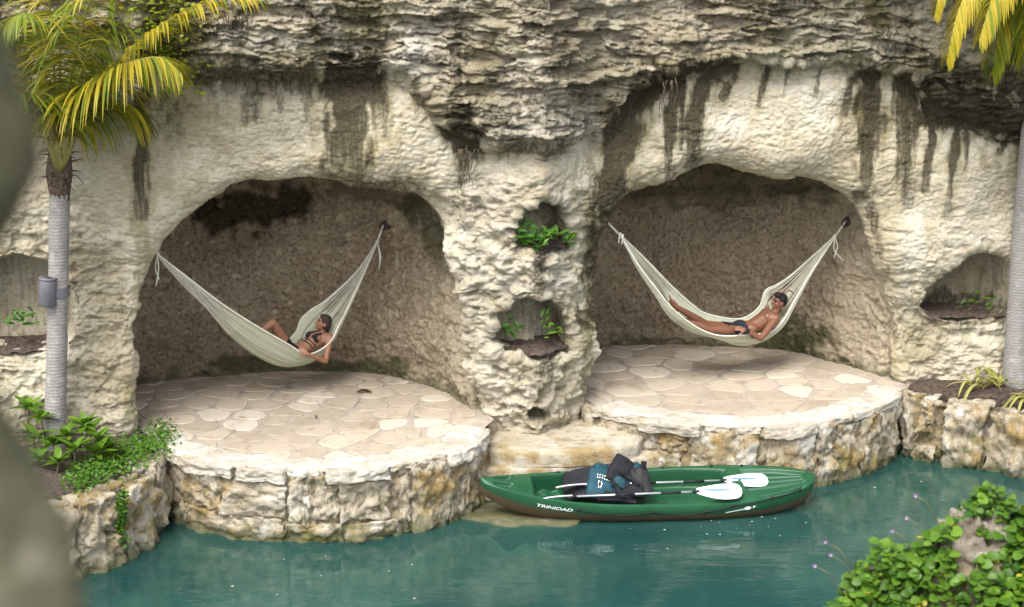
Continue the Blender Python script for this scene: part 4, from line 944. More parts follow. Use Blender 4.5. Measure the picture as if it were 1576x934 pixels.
def man():
    yo = lambda px: YMA+(YMB-YMA)*(px-957)/(1285-957)
    J = lambda px, py, dy=0.0: Vector(unproj(px, py, Y=yo(px)+dy))
    b = MB()
    pel = J(1137, 507, .0); wst = J(1156, 505, -.02); chest = J(1178, 492, .0); neck = J(1194, 479, .0); hc = J(1199, 465, -.02)
    shN = J(1194, 490, -.19); shF = J(1180, 481, .22); hipN = J(1132, 509, -.06); hipF = J(1129, 508, .10)
    limb(b, [pel, wst, chest], [.125, .115, .135]); b.cap(hipN, .098, hipF, .098); b.cap(shN, .068, shF, .068); b.cap(shN.lerp(chest, .35), .105, shF.lerp(chest, .35), .105)
    b.cap(wst+Vector((0, -.06, 0)), .095, wst+Vector((0, .06, 0)), .095)
    up = (chest-pel).normalized(); fr = Vector((-.45, -.5, .8)); fr = (fr-up*fr.dot(up)).normalized(); cl = (shN-shF).normalized()
    for s in (-1, 1): b.ball(chest+fr*.065+cl*s*.075+up*.01, (.075, .05, .06))
    b.cap(chest+up*.07, .08, neck, .062); b.cap(neck, .060, hc+Vector((.0, 0, -.02)), .055)
    fwd = Vector((-.86, -.40, .20)); Mx = frame_of(fwd, Vector((.18, .0, .98))); P = head(b, hc, Mx, 1.05)
    elN = J(1171, 521, -.36); wrN = J(1148, 508, -.30); limb(b, [shN, shN.lerp(elN, .45), elN, elN.lerp(wrN, .35), wrN], [.060, .053, .042, .043, .029])
    hand(b, wrN, J(1128, 503, -.22)-wrN, Vector((-.1, .7, -.7)), 1.05, .4, 1)
    elF = J(1182, 450, .34); wrF = J(1212, 447, .18); limb(b, [shF, shF.lerp(elF, .5), elF, elF.lerp(wrF, .4), wrF], [.058, .05, .041, .041, .029]); hand(b, wrF, J(1224, 452, .1)-wrF, Vector((0, -.5, -.6)), 1.0, .6, 1)
    # stretched leg with the foot up, the other leg bent inward beneath it
    knF = J(1086, 499, .0); anF = J(1042, 473, -.12); limb(b, [hipF, hipF.lerp(knF, .5), knF, knF.lerp(anF, .3), anF], [.098, .078, .056, .058, .037]); foot(b, anF, Vector((-.3, -.25, 1)), Vector((-.9, 0, -.35)), 1.05)
    knN = J(1092, 508, -.12); anN = J(1052, 492, -.02); limb(b, [hipN, hipN.lerp(knN, .5), knN, knN.lerp(anN, .3), anN], [.102, .086, .060, .060, .038]); foot(b, anN, Vector((-.5, .2, .8)), Vector((-.8, 0, -.5)), 1.05)
    root = empty('person'); tag(root, 'bare-chested man in dark trunks lying in the hammock, arm behind head', 'person', 'people lying in hammocks')
    body = fuse('body', b, M['skin2'], root, .0075, 5)
    face_bits(hc, Mx, root, 1.05)
    h = MB()
    for x, y, z, rx, ry, rz in ((0, -.022, .048, .082, .098, .088), (0, -.070, .02, .068, .050, .075), (0, .03, .100, .062, .062, .036), (0, .06, .085, .05, .03, .03)): h.ball(P(x, y, z), (rx*1.04, ry*1.04, rz*1.04), Mx)
    fuse('hair', h, M['hair'], root, .008, 3)
    def tr(p):
        q = p-pel; return -.20 < q.dot(up) < .085 and (p-pel).length < .30 and (p-wrN).length > .12 and (p-J(1132, 504, -.22)).length > .10
    patch_from(body, 'swim_trunks', root, tr, M['trunks'], .009)
    d = (elN-wrN).normalized(); wt = MB(); wt.tube([wrN+d*.01, wrN+d*.045], [.037, .039], 14); wt.tube([wrN+d*.027+Vector((-.01, -.03, .025)), wrN+d*.027+Vector((-.014, -.042, .034))], .02, 12)
    wt.build('wrist_watch', M['black'], root)
    return root
woman(); man()

# ------------------------------------------------------------------ kayak
def mat_plastic(name, c):
    m, t, b = nm(name); co = N(t, 'ShaderNodeTexCoord').outputs['Object']
    n = noise(t, co, 2.5, 5, .6); s = noise(t, scaled(t, co, (1, 6, 6)), 22, 5, .75)
    col = mix(t, ramp(t, n, .3, .7), tuple(x*.82 for x in c), tuple(x*1.1 for x in c))
    col = mix(t, mth(t, 'MULTIPLY', ramp(t, s, .62, .74), .35), col, tuple(min(1, x*1.7+.05) for x in c))
    t.links.new(col, b.inputs['Base Color']); t.links.new(ramp(t, n, .3, .7, .34, .52), b.inputs['Roughness'])
    bump(t, b, noise(t, co, 60, 3), .15, .004); return m
M['kgreen'] = mat_plastic('green_plastic', (.010, .070, .028)); M['kbrown'] = mat_plastic('brown_plastic', (.085, .060, .034))
M['white'] = mat_plain('white_plastic', (.72, .73, .75), .4, .06, 8); M['print'] = mat_plain('white_print', (.75, .77, .76), .5, .04, 8)
M['alu'] = mat_plain('aluminium', (.62, .63, .66), .3, .08, 20, Metallic=.85)
M['rubber'] = mat_plain('black_rubber', (.008, .008, .009), .65, .3, 14)
M['neo'] = mat_plain('black_nylon', (.008, .009, .012), .85, .4, 9, .006)
M['teal'] = mat_plain('teal_nylon', (.008, .050, .072), .75, .25, 9, .006)
M['bluep'] = mat_plain('blue_print', (.12, .25, .55), .5, .1, 8)
KL = Vector(unproj(737, 752, Z=WZ+.40)); KR = Vector(unproj(1252, 738, Z=WZ+.36)); KC = (KL+KR)/2; KLEN = (KR.xy-KL.xy).length
kyaw = math.atan2(KR.y-KL.y, KR.x-KL.x); KHL = KLEN/2
KM = Matrix.Translation((KC.x, KC.y+.06, WZ+.075)) @ Matrix.Rotation(kyaw, 4, 'Z') @ Matrix.Rotation(R(12), 4, 'X') @ Matrix.Rotation(R(.8), 4, 'Y')
def k_hw(u):
    a = np.abs(u); l = (1-np.clip(a, 0, 1)**2.0)**.86; r = (1-np.clip(a, 0, 1)**2.9)**.76
    return .46*np.where(u < 0, l, r)+np.where(u < 0, .045, .10)*(1-(1-a)**.0*0)*np.sqrt(np.clip(1-a**30, 0, 1))*a
def k_zg(u): return .27+.05*u*u+np.where(u < 0, .12*np.abs(u)**3, .05*np.abs(u)**3)
def k_zk(u): return -.10+np.where(u < 0, .36*np.abs(u)**5, .24*np.abs(u)**7)
def win(x, a, b, s): return sstep(a, a+s, x)*sstep(b, b-s, x)
def k_deck(u, v):
    z = k_zg(u)+.035*(1-v*v)
    av = np.abs(v)
    ck = win(u, -.70, .50, .05)*sstep(.90, .78, av+.25*np.abs(u+.1)**3+.10*sstep(.2, .5, u)); z = z-.27*ck+.03*np.clip(4*ck*(1-ck), 0, 1)
    z = z+.05*ck*np.exp(-((u+.02)/.05)**2)+.045*ck*np.exp(-((u+.12)/.03)**2)*sstep(.1, .3, av)        # seat humps
    z = z+.03*ck*(np.sin(u*70)*.5+.5)*sstep(.40, .62, av)*win(u, -.66, -.40, .04)                         # foot steps
    tk = win(u, .55, .96, .04)*sstep(.74, .62, av+.22*sstep(.75, 1, u)); z = z-.055*tk
    z = z-.02*tk*(sstep(.06, .03, np.abs(av-.30)))-.015*tk*(sstep(.05, .02, av))
    z = z-.035*win(u, .62, .93, .04)*sstep(.80, .84, -v)*sstep(.99, .95, -v)                              # near side handle recess
    z = z-.05*win(u, -.93, -.80, .03)*sstep(.15, .28, av)*sstep(.80, .68, av)                             # bow scoops
    return z
def k_side(u, q, side=-1):
    hw = k_hw(u); zg = k_zg(u); zk = k_zk(u); a = q*math.pi/2
    y = hw*(1+.045*np.sin(np.clip(q*2.2, 0, 1)*math.pi))*np.cos(a)**.62; z = zg-(zg-zk)*np.sin(a)**1.05
    return np.stack([u*KHL, side*y, z], -1)
def kayak():
    root = bpy.data.objects.new('kayak', None); root.empty_display_size = .1; root.matrix_world = KM; link(root)
    tag(root, 'green two-tone sit-on-top kayak moored at the stone steps', 'kayak')
    nu, nv = 300, 90; uu, vv = np.meshgrid(np.sin(np.linspace(-1, 1, nu)*math.pi/2*.985)/math.sin(math.pi/2*.985), np.linspace(-1, 1, nv), indexing='ij')
    D = np.stack([uu*KHL, vv*k_hw(uu), k_deck(uu, vv)], -1); quadmesh('deck', D.reshape(-1, 3), gridq(nu, nv), M['kgreen'], root)
    u1 = uu[:, 0]
    def strip(name, q0, q1, m):
        q = np.linspace(q0, q1, 16); a, b = np.meshgrid(u1, q, indexing='ij')
        L = k_side(a, b, -1); Rr = k_side(a, b, 1); Q = gridq(nu, 16)
        V = np.concatenate([L.reshape(-1, 3), Rr.reshape(-1, 3)]); QQ = np.concatenate([Q, Q[:, ::-1]+nu*16])
        for e in (0, nu-1):                                      # close the ends
            i = e*16+np.arange(15); QQ = np.concatenate([QQ, np.stack([i, i+1, i+1+nu*16, i+nu*16], -1)])
        return quadmesh(name, V, QQ, m, root)
    strip('side', 0, .25, M['kgreen']); strip('hull_bottom', .25, .999, M['kbrown'])
    def print_text(s, u0, q0, h, shear, mat, name, wid=1.0):
        c = bpy.data.curves.new(name, 'FONT'); c.body = s; c.size = 1; c.shear = shear; c.offset = .018; o = link(bpy.data.objects.new(name, c))
        dg = bpy.context.evaluated_depsgraph_get(); me = bpy.data.meshes.new_from_object(o.evaluated_get(dg)); bpy.data.objects.remove(o)
        co = np.zeros(len(me.vertices)*3); me.vertices.foreach_get('co', co); co = co.reshape(-1, 3)
        u = u0+co[:, 0]*h*wid/KHL; q = q0-co[:, 1]*h*1.05; P = k_side(u, np.clip(q, .02, .9), -1)
        P[:, 1] -= .006; P[:, 2] += .001
        me.vertices.foreach_set('co', P.ravel()); me.materials.clear(); me.materials.append(mat); me.update(); o = link(bpy.data.objects.new(name, me), root); return o
    print_text('TRINIDAD', -.685, .20, .105, .25, M['print'], 'lettering', .92)
    # the small mark near the stern: a bar, a ring and a point
    def mark(pts, name='side_mark'):
        P = k_side(np.array([p[0] for p in pts]), np.array([p[1] for p in pts]), -1); P[:, 1] -= .006
        return obj(name, P, [tuple(range(len(P)))], M['print'], root)
    mark([(.415, .23), (.535, .17), (.545, .14), (.43, .195)])
    mark([(.553+.022*math.cos(t), .145+.045*math.sin(t)) for t in np.linspace(0, 2*math.pi, 14)[:-1]])
    mark([(.585, .10), (.605, .12), (.585, .17)])
    # deck cord and fittings
    us = [-.44, -.0, .30, .46, .70, .88]; qs = [.14, .15, .17, .06, .0, -.02]
    pts = []
    for (a, b), (qa, qb) in zip(zip(us[:-1], us[1:]), zip(qs[:-1], qs[1:])):
        for f in np.linspace(0, 1, 9)[:-1]:
            p = k_side(np.array(a+(b-a)*f), np.array(max(qa+(qb-qa)*f+.10*math.sin(math.pi*f)*(1 if a < .3 else .2), 0)), -1); pts.append(Vector(p)+Vector((0, -.012, .012)))
    mb = MB(); mb.tube(pts, .0075, 5); mb.build('deck_cord', M['rubber'], root)
    for u, q in list(zip(us, qs)):
        p = Vector(k_side(np.array(u), np.array(max(q, 0)), -1))+Vector((0, -.006, .006)); f = MB(); f.ball(p, (.028, .016, .022), None, 10, 6); f.tube([p+Vector((0, -.012, -.02)), p+Vector((0, -.026, 0)), p+Vector((0, -.012, .02))], .007, 5); f.build('cord_fitting', M['rubber'], root)
    for u in (-.52, -.1, .12, .42, .60):
        p = Vector(k_side(np.array(u), np.array(0.0), 1))+Vector((0, -.03, .012)); f = MB(); f.ball(p, (.025, .014, .014), None, 8, 5); f.build('cord_fitting', M['rubber'], root)
    for v in (-.12, .12): pass
    h = MB(); z = float(k_deck(np.array(.10), np.array(-.35))); h.tube([(.10*KHL+.09*math.cos(t), -.14+.09*math.sin(t), z+.012) for t in np.linspace(0, 2*math.pi, 20)], .016, 6); h.ball((.10*KHL, -.14, z), (.08, .08, .014)); h.build('hatch_cover', M['rubber'], root)
    # black folding backrest of the rear seat
    return root
kayak()
def ksurf(x, y): return KM @ Vector((x, y, float(k_deck(np.array(x/KHL), np.array(y/.43)))))
def kpt(px, py, dz):
    """point over the kayak: pixel ray at deck-relative height dz above water"""
    return Vector(unproj(px, py, Z=WZ+dz))
def soft(mb, c, ux, uy, un, w_, h_, th, seed, m=0, n=8, amp=.012, bend=0.0):
    P, F = cube_grid(n); r = np.linalg.norm(P, axis=1, keepdims=True); B = np.clip(P*.80+P/r*1.2*.20, -1, 1)
    ux = Vector(ux).normalized(); un = Vector(un); un = (un-ux*un.dot(ux)).normalized(); uy = un.cross(ux)
    d = amp*fbm(B[:, 0]*2+seed, B[:, 1]*2, B[:, 2]*2, 2, 44); V = []
    for b, dd in zip(B, d): V.append(Vector(c)+ux*(b[0]*w_/2)+uy*(b[1]*h_/2)+un*(b[2]*th/2+dd-bend*(b[0]**2)))
    mb.add(V, F, m); return ux, uy, un
def vest(label, panels, straps, marks_=None):
    root = empty('life_vest'); tag(root, label, 'life vest', 'life vests piled in the kayak')
    for i, (c, ux, un, w_, h_, th, mt) in enumerate(panels):
        mb = MB(); fr = soft(mb, c, ux, None, un, w_, h_, th, i*3.1+c[0], 0, 10, .02, .03); p = mb.build('foam_panel', M[mt], root)
        if marks_ and i == marks_[0]: mf = (Vector(c), fr, th)
    for pts, wd in straps:
        s = MB(); pts = [Vector(p) for p in pts]
        for a, b in zip(pts[:-1], pts[1:]):
            d = (b-a).normalized(); up = Vector((0, -.55, .85)); sd = d.cross(up).normalized(); nn = sd.cross(d)
            Mx = Matrix((d, sd, nn)).transposed(); s.box((a+b)/2, ((b-a).length/2+.004, wd/2, .006), Mx)
        s.build('strap', M['neo'], root, False)
        bk = MB(); q = pts[len(pts)//2]; bk.box(q+Vector((0, -.012, .014)), (.028, .012, .018)); bk.build('buckle', M['rubber'], root, False)
    if marks_:
        c, (ux, uy, un), th = mf; rg = random.Random(4); pm = MB()
        for row, (y0, hh, nn, x0, x1) in enumerate(marks_[1]):
            for k in range(nn):
                x = x0+(x1-x0)*(k+.5)/nn; wl = (x1-x0)/nn*.36
                for dx, dy, hx, hy in ((-wl*.5, 0, wl*.22, hh/2), (wl*.2, hh*.25*rg.choice((-1, 1)), wl*.55, hh*.13)):
                    o = c+ux*(x+dx)+uy*(y0+dy)+un*(th/2+.020-.03*((x+dx)/.15)**2*.3); pm.box(o, (hx, hy, .004), Matrix((ux, uy, un)).transposed())
        tag(pm.build('vest_print', M['print'], root, False), kind='stuff')
    return root
zt = .42
vest('teal and black life vest with white print lying open in the kayak',
     [(kpt(893, 745, .36), (1, -.12, .30), (-.2, -.62, .75), .46, .42, .10, 'neo'), (kpt(934, 748, .38), (1, .1, -.36), (.15, -.62, .75), .50, .44, .10, 'teal'), (kpt(918, 728, .46), (1, .15, -.1), (0, .4, .9), .22, .12, .06, 'neo'), (kpt(950, 765, .30), (1, 0, -.1), (0, -.3, .9), .5, .16, .05, 'neo')],
     [([kpt(908, 727, .50), kpt(930, 736, .46), kpt(966, 748, .40)], .05), ([kpt(938, 734, .48), kpt(948, 748, .44), kpt(958, 764, .38)], .05)],
     (1, [(.09, .026, 8, -.17, .08), (.05, .026, 6, -.17, .02), (-.02, .05, 2, -.15, -.07), (-.08, .045, 2, -.14, -.08)]))
vest('black life vest with teal edge standing highest on the heap',
     [(kpt(962, 731, .48), (.75, .1, -.62), (.1, -.70, .66), .44, .40, .10, 'neo'), (kpt(985, 733, .44), (.45, .25, -.8), (.5, -.45, .6), .30, .26, .07, 'teal'), (kpt(930, 722, .50), (1, .2, -.5), (.1, -.5, .8), .26, .12, .06, 'teal'), (kpt(956, 744, .42), (.9, .1, -.45), (.1, -.6, .7), .22, .14, .07, 'teal'), (kpt(972, 757, .34), (1, -.2, .2), (.1, -.6, .7), .30, .18, .07, 'neo')],
     [([kpt(946, 716, .58), kpt(962, 730, .55), kpt(984, 744, .46)], .045)])
def backrest():
    root = empty('seat_backrest'); tag(root, 'black padded seat backrest standing beside the life vests', 'backrest')
    mb = MB(); soft(mb, kpt(987, 741, .43), (1, .2, .15), None, (-.25, -.75, .5), .24, .38, .07, 9, 0, 8, .02, .02); mb.build('pad', M['rubber'], root)
    s = MB(); s.box(kpt(990, 718, .60), (.035, .012, .07), Matrix.Rotation(R(8), 3, 'Y')); s.build('strap', M['neo'], root, False)
backrest()
def paddle(label, p0, p1, twist, zoff=(0, 0)):
    a = Vector(p0); b = Vector(p1); d = (b-a).normalized(); root = empty('paddle'); tag(root, label, 'paddle', 'double-bladed paddles in the kayak')
    L = (b-a).length; sh = MB(); sh.tube([a+d*.36, b-d*.5], .016, 10); sh.build('shaft', M['alu'], root)
    for f0, f1 in ((.37, .47), (.60, .70)):
        g = MB(); g.tube([a+d*L*f0, a+d*L*f1], .0185, 10); g.build('grip', M['rubber'], root)
    for s, (e, dr, bl, tw) in enumerate(((a+d*.40, -d, .40, twist[0]), (b-d*.56, d, .58, twist[1]))):
        up = Vector((0, -math.sin(tw), math.cos(tw))); up = (up-dr*up.dot(dr)).normalized(); sd = dr.cross(up); V = []; n = 22; k = 9
        for i in range(n):
            t = i/(n-1); wd = (.115 if s else .07)*(math.sin(math.pi*min(t*.62+.06, 1))**.9)*(1 if t < .86 else math.sqrt(max(0, 1-((t-.86)/.145)**2)))+.012*(1-t)
            asym = .02*math.sin(math.pi*t)
            for j in range(k):
                v = -1+2*j/(k-1)
                V.append(e+dr*(t*bl)+sd*(v*wd+asym)+up*(.03*t*t*(-1)+.018*v*v+.010*max(0, 1-abs(v)*5)*(1-t)))
        o = obj('blade', V, [(i*k+j, i*k+j+1, (i+1)*k+j+1, (i+1)*k+j) for i in range(n-1) for j in range(k-1)], M['white'], root); so = o.modifiers.new('t', 'SOLIDIFY'); so.thickness = .008; so.offset = 0
        if s: 
            lg = MB(); V2 = [e+dr*(t*bl)+sd*(-.025+q*.03*math.sin(math.pi*min(1, max(0, t*1.3-.1))))+up*(.022-.03*t*t) for t in np.linspace(.08, .75, 8) for q in (0, 1)]
            lg.add(V2, [(2*i, 2*i+1, 2*i+3, 2*i+2) for i in range(7)]); lg.build('blade_mark', M['bluep'], root)
        cl = MB(); cl.tube([e-dr*.05, e+dr*.03], .021, 10); cl.build('ferrule', M['rubber'], root)
paddle('near paddle with wide white blade lying in front of the life vests', kpt(832, 766, .34), kpt(1140, 754, .39), (-.32, .62))
paddle('far paddle with white blade reaching to the stern behind the life vests', kpt(856, 748, .40), kpt(1180, 737, .38), (-.32, .45))

# ------------------------------------------------------------------ palms
def frond(root, pts, n, ln, mats, seed, droop=.5, wdt=.035, spread=.8, rad=.022):
    rg = random.Random(seed); P = cat(pts, np.linspace(0, 1, 40)); fr = empty('frond'); fr.parent = root
    r = MB(); r.tube(P[::2], list(np.linspace(rad, .004, 20)), 6); r.build('rachis', M['rachis'], fr)
    lv = MB(); up = Vector((0, 0, 1))
    for i in range(n):
        t = .20+.80*i/(n-1); k = min(39, t*39); i0 = int(min(k, 38)); f = k-i0; p = Vector(P[i0]*(1-f)+P[i0+1]*f); T = Vector(P[min(i0+2, 39)]-P[max(i0-1, 0)]).normalized()
        S = T.cross(up); S = S.normalized() if S.length > .15 else T.cross(Vector((0, 1, .2))).normalized()
        U = S.cross(T)
        for s in (-1, 1):
            L = ln*(math.sin(math.pi*min(1, .16+.80*t))**.7)*rg.uniform(.85, 1.1); d = (S*s*spread+T*(.45+.45*t)+U*.30).normalized(); q = p.copy(); w_ = wdt*rg.uniform(.8, 1.15); V = []; dr = droop*rg.uniform(.7, 1.35)
            wn = d.cross(up); wn = (wn.normalized() if wn.length > .1 else T.copy())
            wn = (wn*.8+T*rg.uniform(-.5, .9)).normalized(); sg = 5
            for j in range(sg+1):
                x = j/sg; ww = w_*(.55+1.2*x if x < .3 else 1-((x-.3)/.7)**1.6)*.5+.0015
                V += [q-wn*ww, q+wn*ww]
                d = (d+Vector((0, 0, -dr*.36))).normalized(); q = q+d*(L/sg)
            lv.add(V, [(2*j, 2*j+1, 2*j+3, 2*j+2) for j in range(sg)], 1 if rg.random() < .3 else 0)
    tag(lv.build('leaflets', mats, fr), kind='stuff')
    return fr
def trunk(root, pts, rads, seed):
    P = cat(pts, np.linspace(0, 1, 110)); n = 26; V = []; k = len(P); rr = np.interp(np.linspace(0, 1, k), np.linspace(0, 1, len(rads)), rads)
    for i in range(k):
        ring = .0025*abs(math.sin(i*.62+.5*math.sin(i*.21)))
        for j in range(n):
            th = 2*math.pi*j/n; r = rr[i]+ring+.006*float(pn(np.float32(math.cos(th)*2+seed), np.float32(math.sin(th)*2), np.float32(i*.15), 3))
            V.append((P[i][0]+r*math.cos(th), P[i][1]+r*math.sin(th), P[i][2]))
    return obj('trunk', V, [(i*n+j, i*n+(j+1) % n, (i+1)*n+(j+1) % n, (i+1)*n+j) for i in range(k-1) for j in range(n)], M['palmbark'], root)
GY = [M['frondy'], M['frond']]; YG = [M['frond'], M['frondy']]; GG = [M['frond'], M['leafd']]
def U(pts): return [unproj(x, y, Y=Y) for x, y, Y in pts]
PY_ = float(unproj(88, 690, Z=.0)[1])
palm = empty('palm_tree'); tag(palm, 'grey-trunked palm with yellowing fronds at the left', 'palm tree', 'palms in front of the cliff')
trunk(palm, U([(84, 690, PY_), (85, 640, PY_), (88, 520, PY_), (90, 400, PY_), (92, 285, PY_)]), [.145, .13, .125, .12, .125], 1)
cs = MB(); cs.tube(U([(92, 310, PY_), (92, 292, PY_), (91, 268, PY_), (92, 235, PY_), (94, 195, PY_), (97, 150, PY_)]), [.118, .134, .165, .14, .09, .04], 14); cs.build('crown_shaft', M['fibre'], palm)
fb = MB()
rg = random.Random(3)
for i in range(46):
    a = rg.uniform(0, 6.28); p = Vector(unproj(92, rg.uniform(200, 280), Y=PY_))+Vector((.13*math.cos(a), .13*math.sin(a), 0)); o = Vector((math.cos(a), math.sin(a), rg.uniform(-.8, .9)))
    fb.tube([p, p+o*.08, p+o*.16+Vector((0, 0, -.10*rg.random()))], [.010, .007, .002], 4)
tag(fb.build('dry_fibres', M['fibre'], palm), kind='stuff')
y = PY_
FR = [([(93, 240, y), (86, 150, y-.1), (80, 60, y-.3), (70, -40, y-.6), (40, -110, y-1.0)], 40, .70, YG, 1.35),
      ([(94, 240, y), (92, 130, y-.2), (94, 30, y-.5), (96, -60, y-.9)], 40, .70, GY, 1.4),
      ([(94, 236, y), (118, 130, y+.2), (150, 40, y+.4), (170, -40, y+.5), (210, -90, y+.6)], 44, .70, [M['frond'], M['frond']], 1.2),
      ([(94, 236, y), (140, 150, y-.1), (205, 75, y-.2), (270, 25, y-.35), (345, -8, y-.5), (400, 0, y-.6)], 56, .62, GY, .95),
      ([(95, 238, y), (104, 185, y-.3), (135, 140, y-.6), (190, 100, y-.9), (245, 88, y-1.1), (276, 110, y-1.2)], 60, .85, GY, 1.15),
      ([(95, 240, y), (120, 190, y+.1), (165, 160, y+.2), (205, 165, y+.2), (222, 190, y+.2)], 44, .75, YG, 1.2),
      ([(90, 240, y), (60, 160, y-.2), (35, 90, y-.4), (5, 50, y-.5), (-40, 40, y-.6)], 46, .8, YG, .8),
      ([(94, 236, y), (130, 110, y+.5), (200, 30, y+.6), (270, 20, y+.6), (320, 60, y+.6)], 48, .7, [M['frond'], M['frond']], .9),
      ([(90, 240, y), (70, 190, y-.5), (40, 150, y-.9), (0, 140, y-1.2)], 40, .7, YG, .9)]
FR += [([(92, 240, y), (75, 150, y-.6), (62, 60, y-1.0), (40, 20, y-1.3), (10, 40, y-1.5)], 44, .75, YG, 1.3), ([(93, 240, y), (104, 150, y-.5), (122, 60, y-.9), (140, 0, y-1.2), (160, -40, y-1.4)], 44, .75, YG, 1.3)]
for i, (pts, n, ln, mt, dr) in enumerate(FR): frond(palm, U(pts), int(n*1.45), ln*1.1, mt, i, dr*.85, .034)
for x0, x1 in ((150, 72), (190, 96), (120, 106), (200, 66), (195, 122), (175, 84), (170, 112)):      # pale leaf bases
    b = MB(); b.tube(U([(92, 262, y-.12), ((92+x1)/2, 230, y-.16), (x1, x0, y-.16)]), [.05, .04, .02], 8); b.build('leaf_base', M['rachis'], palm)
lamp = empty('spotlight'); tag(lamp, 'grey cylindrical spotlight strapped to the left palm trunk', 'spotlight')
M['grey'] = mat_plain('grey_metal', (.13, .125, .14), .5, .12, 10); lp = PY_-.14
b = MB(); b.tube(U([(73, 470, lp), (73, 468, lp), (73, 430, lp), (73, 427, lp)]), [.095, .108, .108, .10], 24); b.build('housing', M['grey'], lamp)
b = MB(); b.tube(U([(73, 427, lp), (73, 429.5, lp)]), .113, 24); b.build('rim', M['grey'], lamp)
b = MB(); c0 = Vector(unproj(90, 448, Y=PY_)); b.tube([c0+Vector((0, 0, -.055)), c0+Vector((0, 0, .055))], .142, 24, cap=False); b.box(c0+Vector((-.10, -.10, 0)), (.07, .05, .05)); b.build('strap', M['grey'], lamp)

RY = float(unproj(1562, 592, Z=.03)[1]); palm2 = empty('palm_tree'); tag(palm2, 'leaning pale-trunked palm cut off by the right edge', 'palm tree', 'palms in front of the cliff')
trunk(palm2, U([(1560, 600, RY), (1562, 560, RY), (1568, 440, RY), (1578, 300, RY), (1594, 120, RY-.1), (1612, -40, RY-.2)]), [.17, .145, .135, .13, .125, .12], 2)
cs = MB(); cs.tube(U([(1612, -35, RY-.2), (1614, -70, RY-.2), (1618, -120, RY-.2)]), [.12, .17, .06], 12); cs.build('crown_shaft', M['fibre'], palm2)
y = RY-.2
FR2 = [([(1614, -60, y), (1560, -110, y-.2), (1500, -90, y-.4), (1455, -40, y-.6), (1440, 20, y-.7)], 52, .5, GY, 1.1), ([(1614, -60, y), (1590, -90, y-.9), (1560, -70, y-1.4), (1530, -10, y-1.8), (1508, 60, y-2.0)], 56, .6, GY, 1.2), ([(1614, -60, y), (1600, -70, y-.3), (1575, -30, y-.6), (1565, 30, y-.8), (1560, 90, y-.9)], 52, .55, YG, 1.2),
       ([(1614, -60, y), (1570, -95, y-.4), (1520, -70, y-.8), (1476, 15, y-1.1), (1458, 92, y-1.25)], 56, .55, GY, 1.1), ([(1614, -60, y), (1585, -80, y-.6), (1560, -40, y-1.0), (1538, 40, y-1.3), (1528, 112, y-1.4)], 56, .62, YG, 1.2),
       ([(1616, -60, y), (1610, -100, y-.7), (1600, -50, y-1.3), (1588, 30, y-1.6), (1580, 110, y-1.7)], 56, .66, YG, 1.2), ([(1614, -70, y), (1640, -150, y), (1700, -170, y-.2), (1760, -100, y-.3)], 44, .8, YG, .8), ([(1614, -70, y), (1600, -180, y+.2), (1560, -220, y+.5), (1500, -170, y+.9)], 44, .8, YG, .8)]
for i, (pts, n, ln, mt, dr) in enumerate(FR2): frond(palm2, U(pts), int(n*1.7), ln*1.15, mt, 30+i, dr, .042)

# ------------------------------------------------------------------ plants
def leaf_mesh(name, L, w_, mat, round_=False, cup=.12):
    V = []; k = 6
    for i in range(k+1):
        t = i/k; ww = w_/2*(math.sin(math.pi*min(.999, t*.93+.05))**(.55 if round_ else .8)); z = -.25*L*t*t+.12*L*t
        V += [(-ww, t*L, z+cup*ww), (0, t*L, z), (ww, t*L, z+cup*ww)]
    F = []
    for i in range(k):
        for j in (0, 1): a = i*3+j; F.append((a, a+1, a+4, a+3))
    me = bpy.data.meshes.new(name); me.from_pydata(V, [], F); me.materials.append(mat); me.polygons.foreach_set('use_smooth', [True]*len(F)); return me, V, F
def orient(out, tiltn, spin):
    y_ = Vector(out).normalized(); n = Vector(tiltn); n = (n-y_*n.dot(y_)); n = n.normalized() if n.length > .01 else Vector((0, 0, 1)); x = y_.cross(n); Mx = Matrix((x, y_, n)).transposed(); return Mx
def scatter(root, spec, me, V, F, mat, single, name='leaf'):
    """spec: list of (pos, out, normal, scale); the first `single` become objects of their own, the rest one part"""
    for p, o, n, s in spec[:single]:
        ob = bpy.data.objects.new(name, me); M4 = Matrix.Translation(p) @ orient(o, n, 0).to_4x4() @ Matrix.Scale(s, 4); link(ob, root); ob.matrix_world = M4
    if spec[single:]:
        mb = MB()
        for p, o, n, s in spec[single:]:
            Mx = orient(o, n, 0)*s; mb.add([Vector(p)+Mx @ Vector(v) for v in V], F)
        tag(mb.build('foliage', mat, root), kind='stuff')
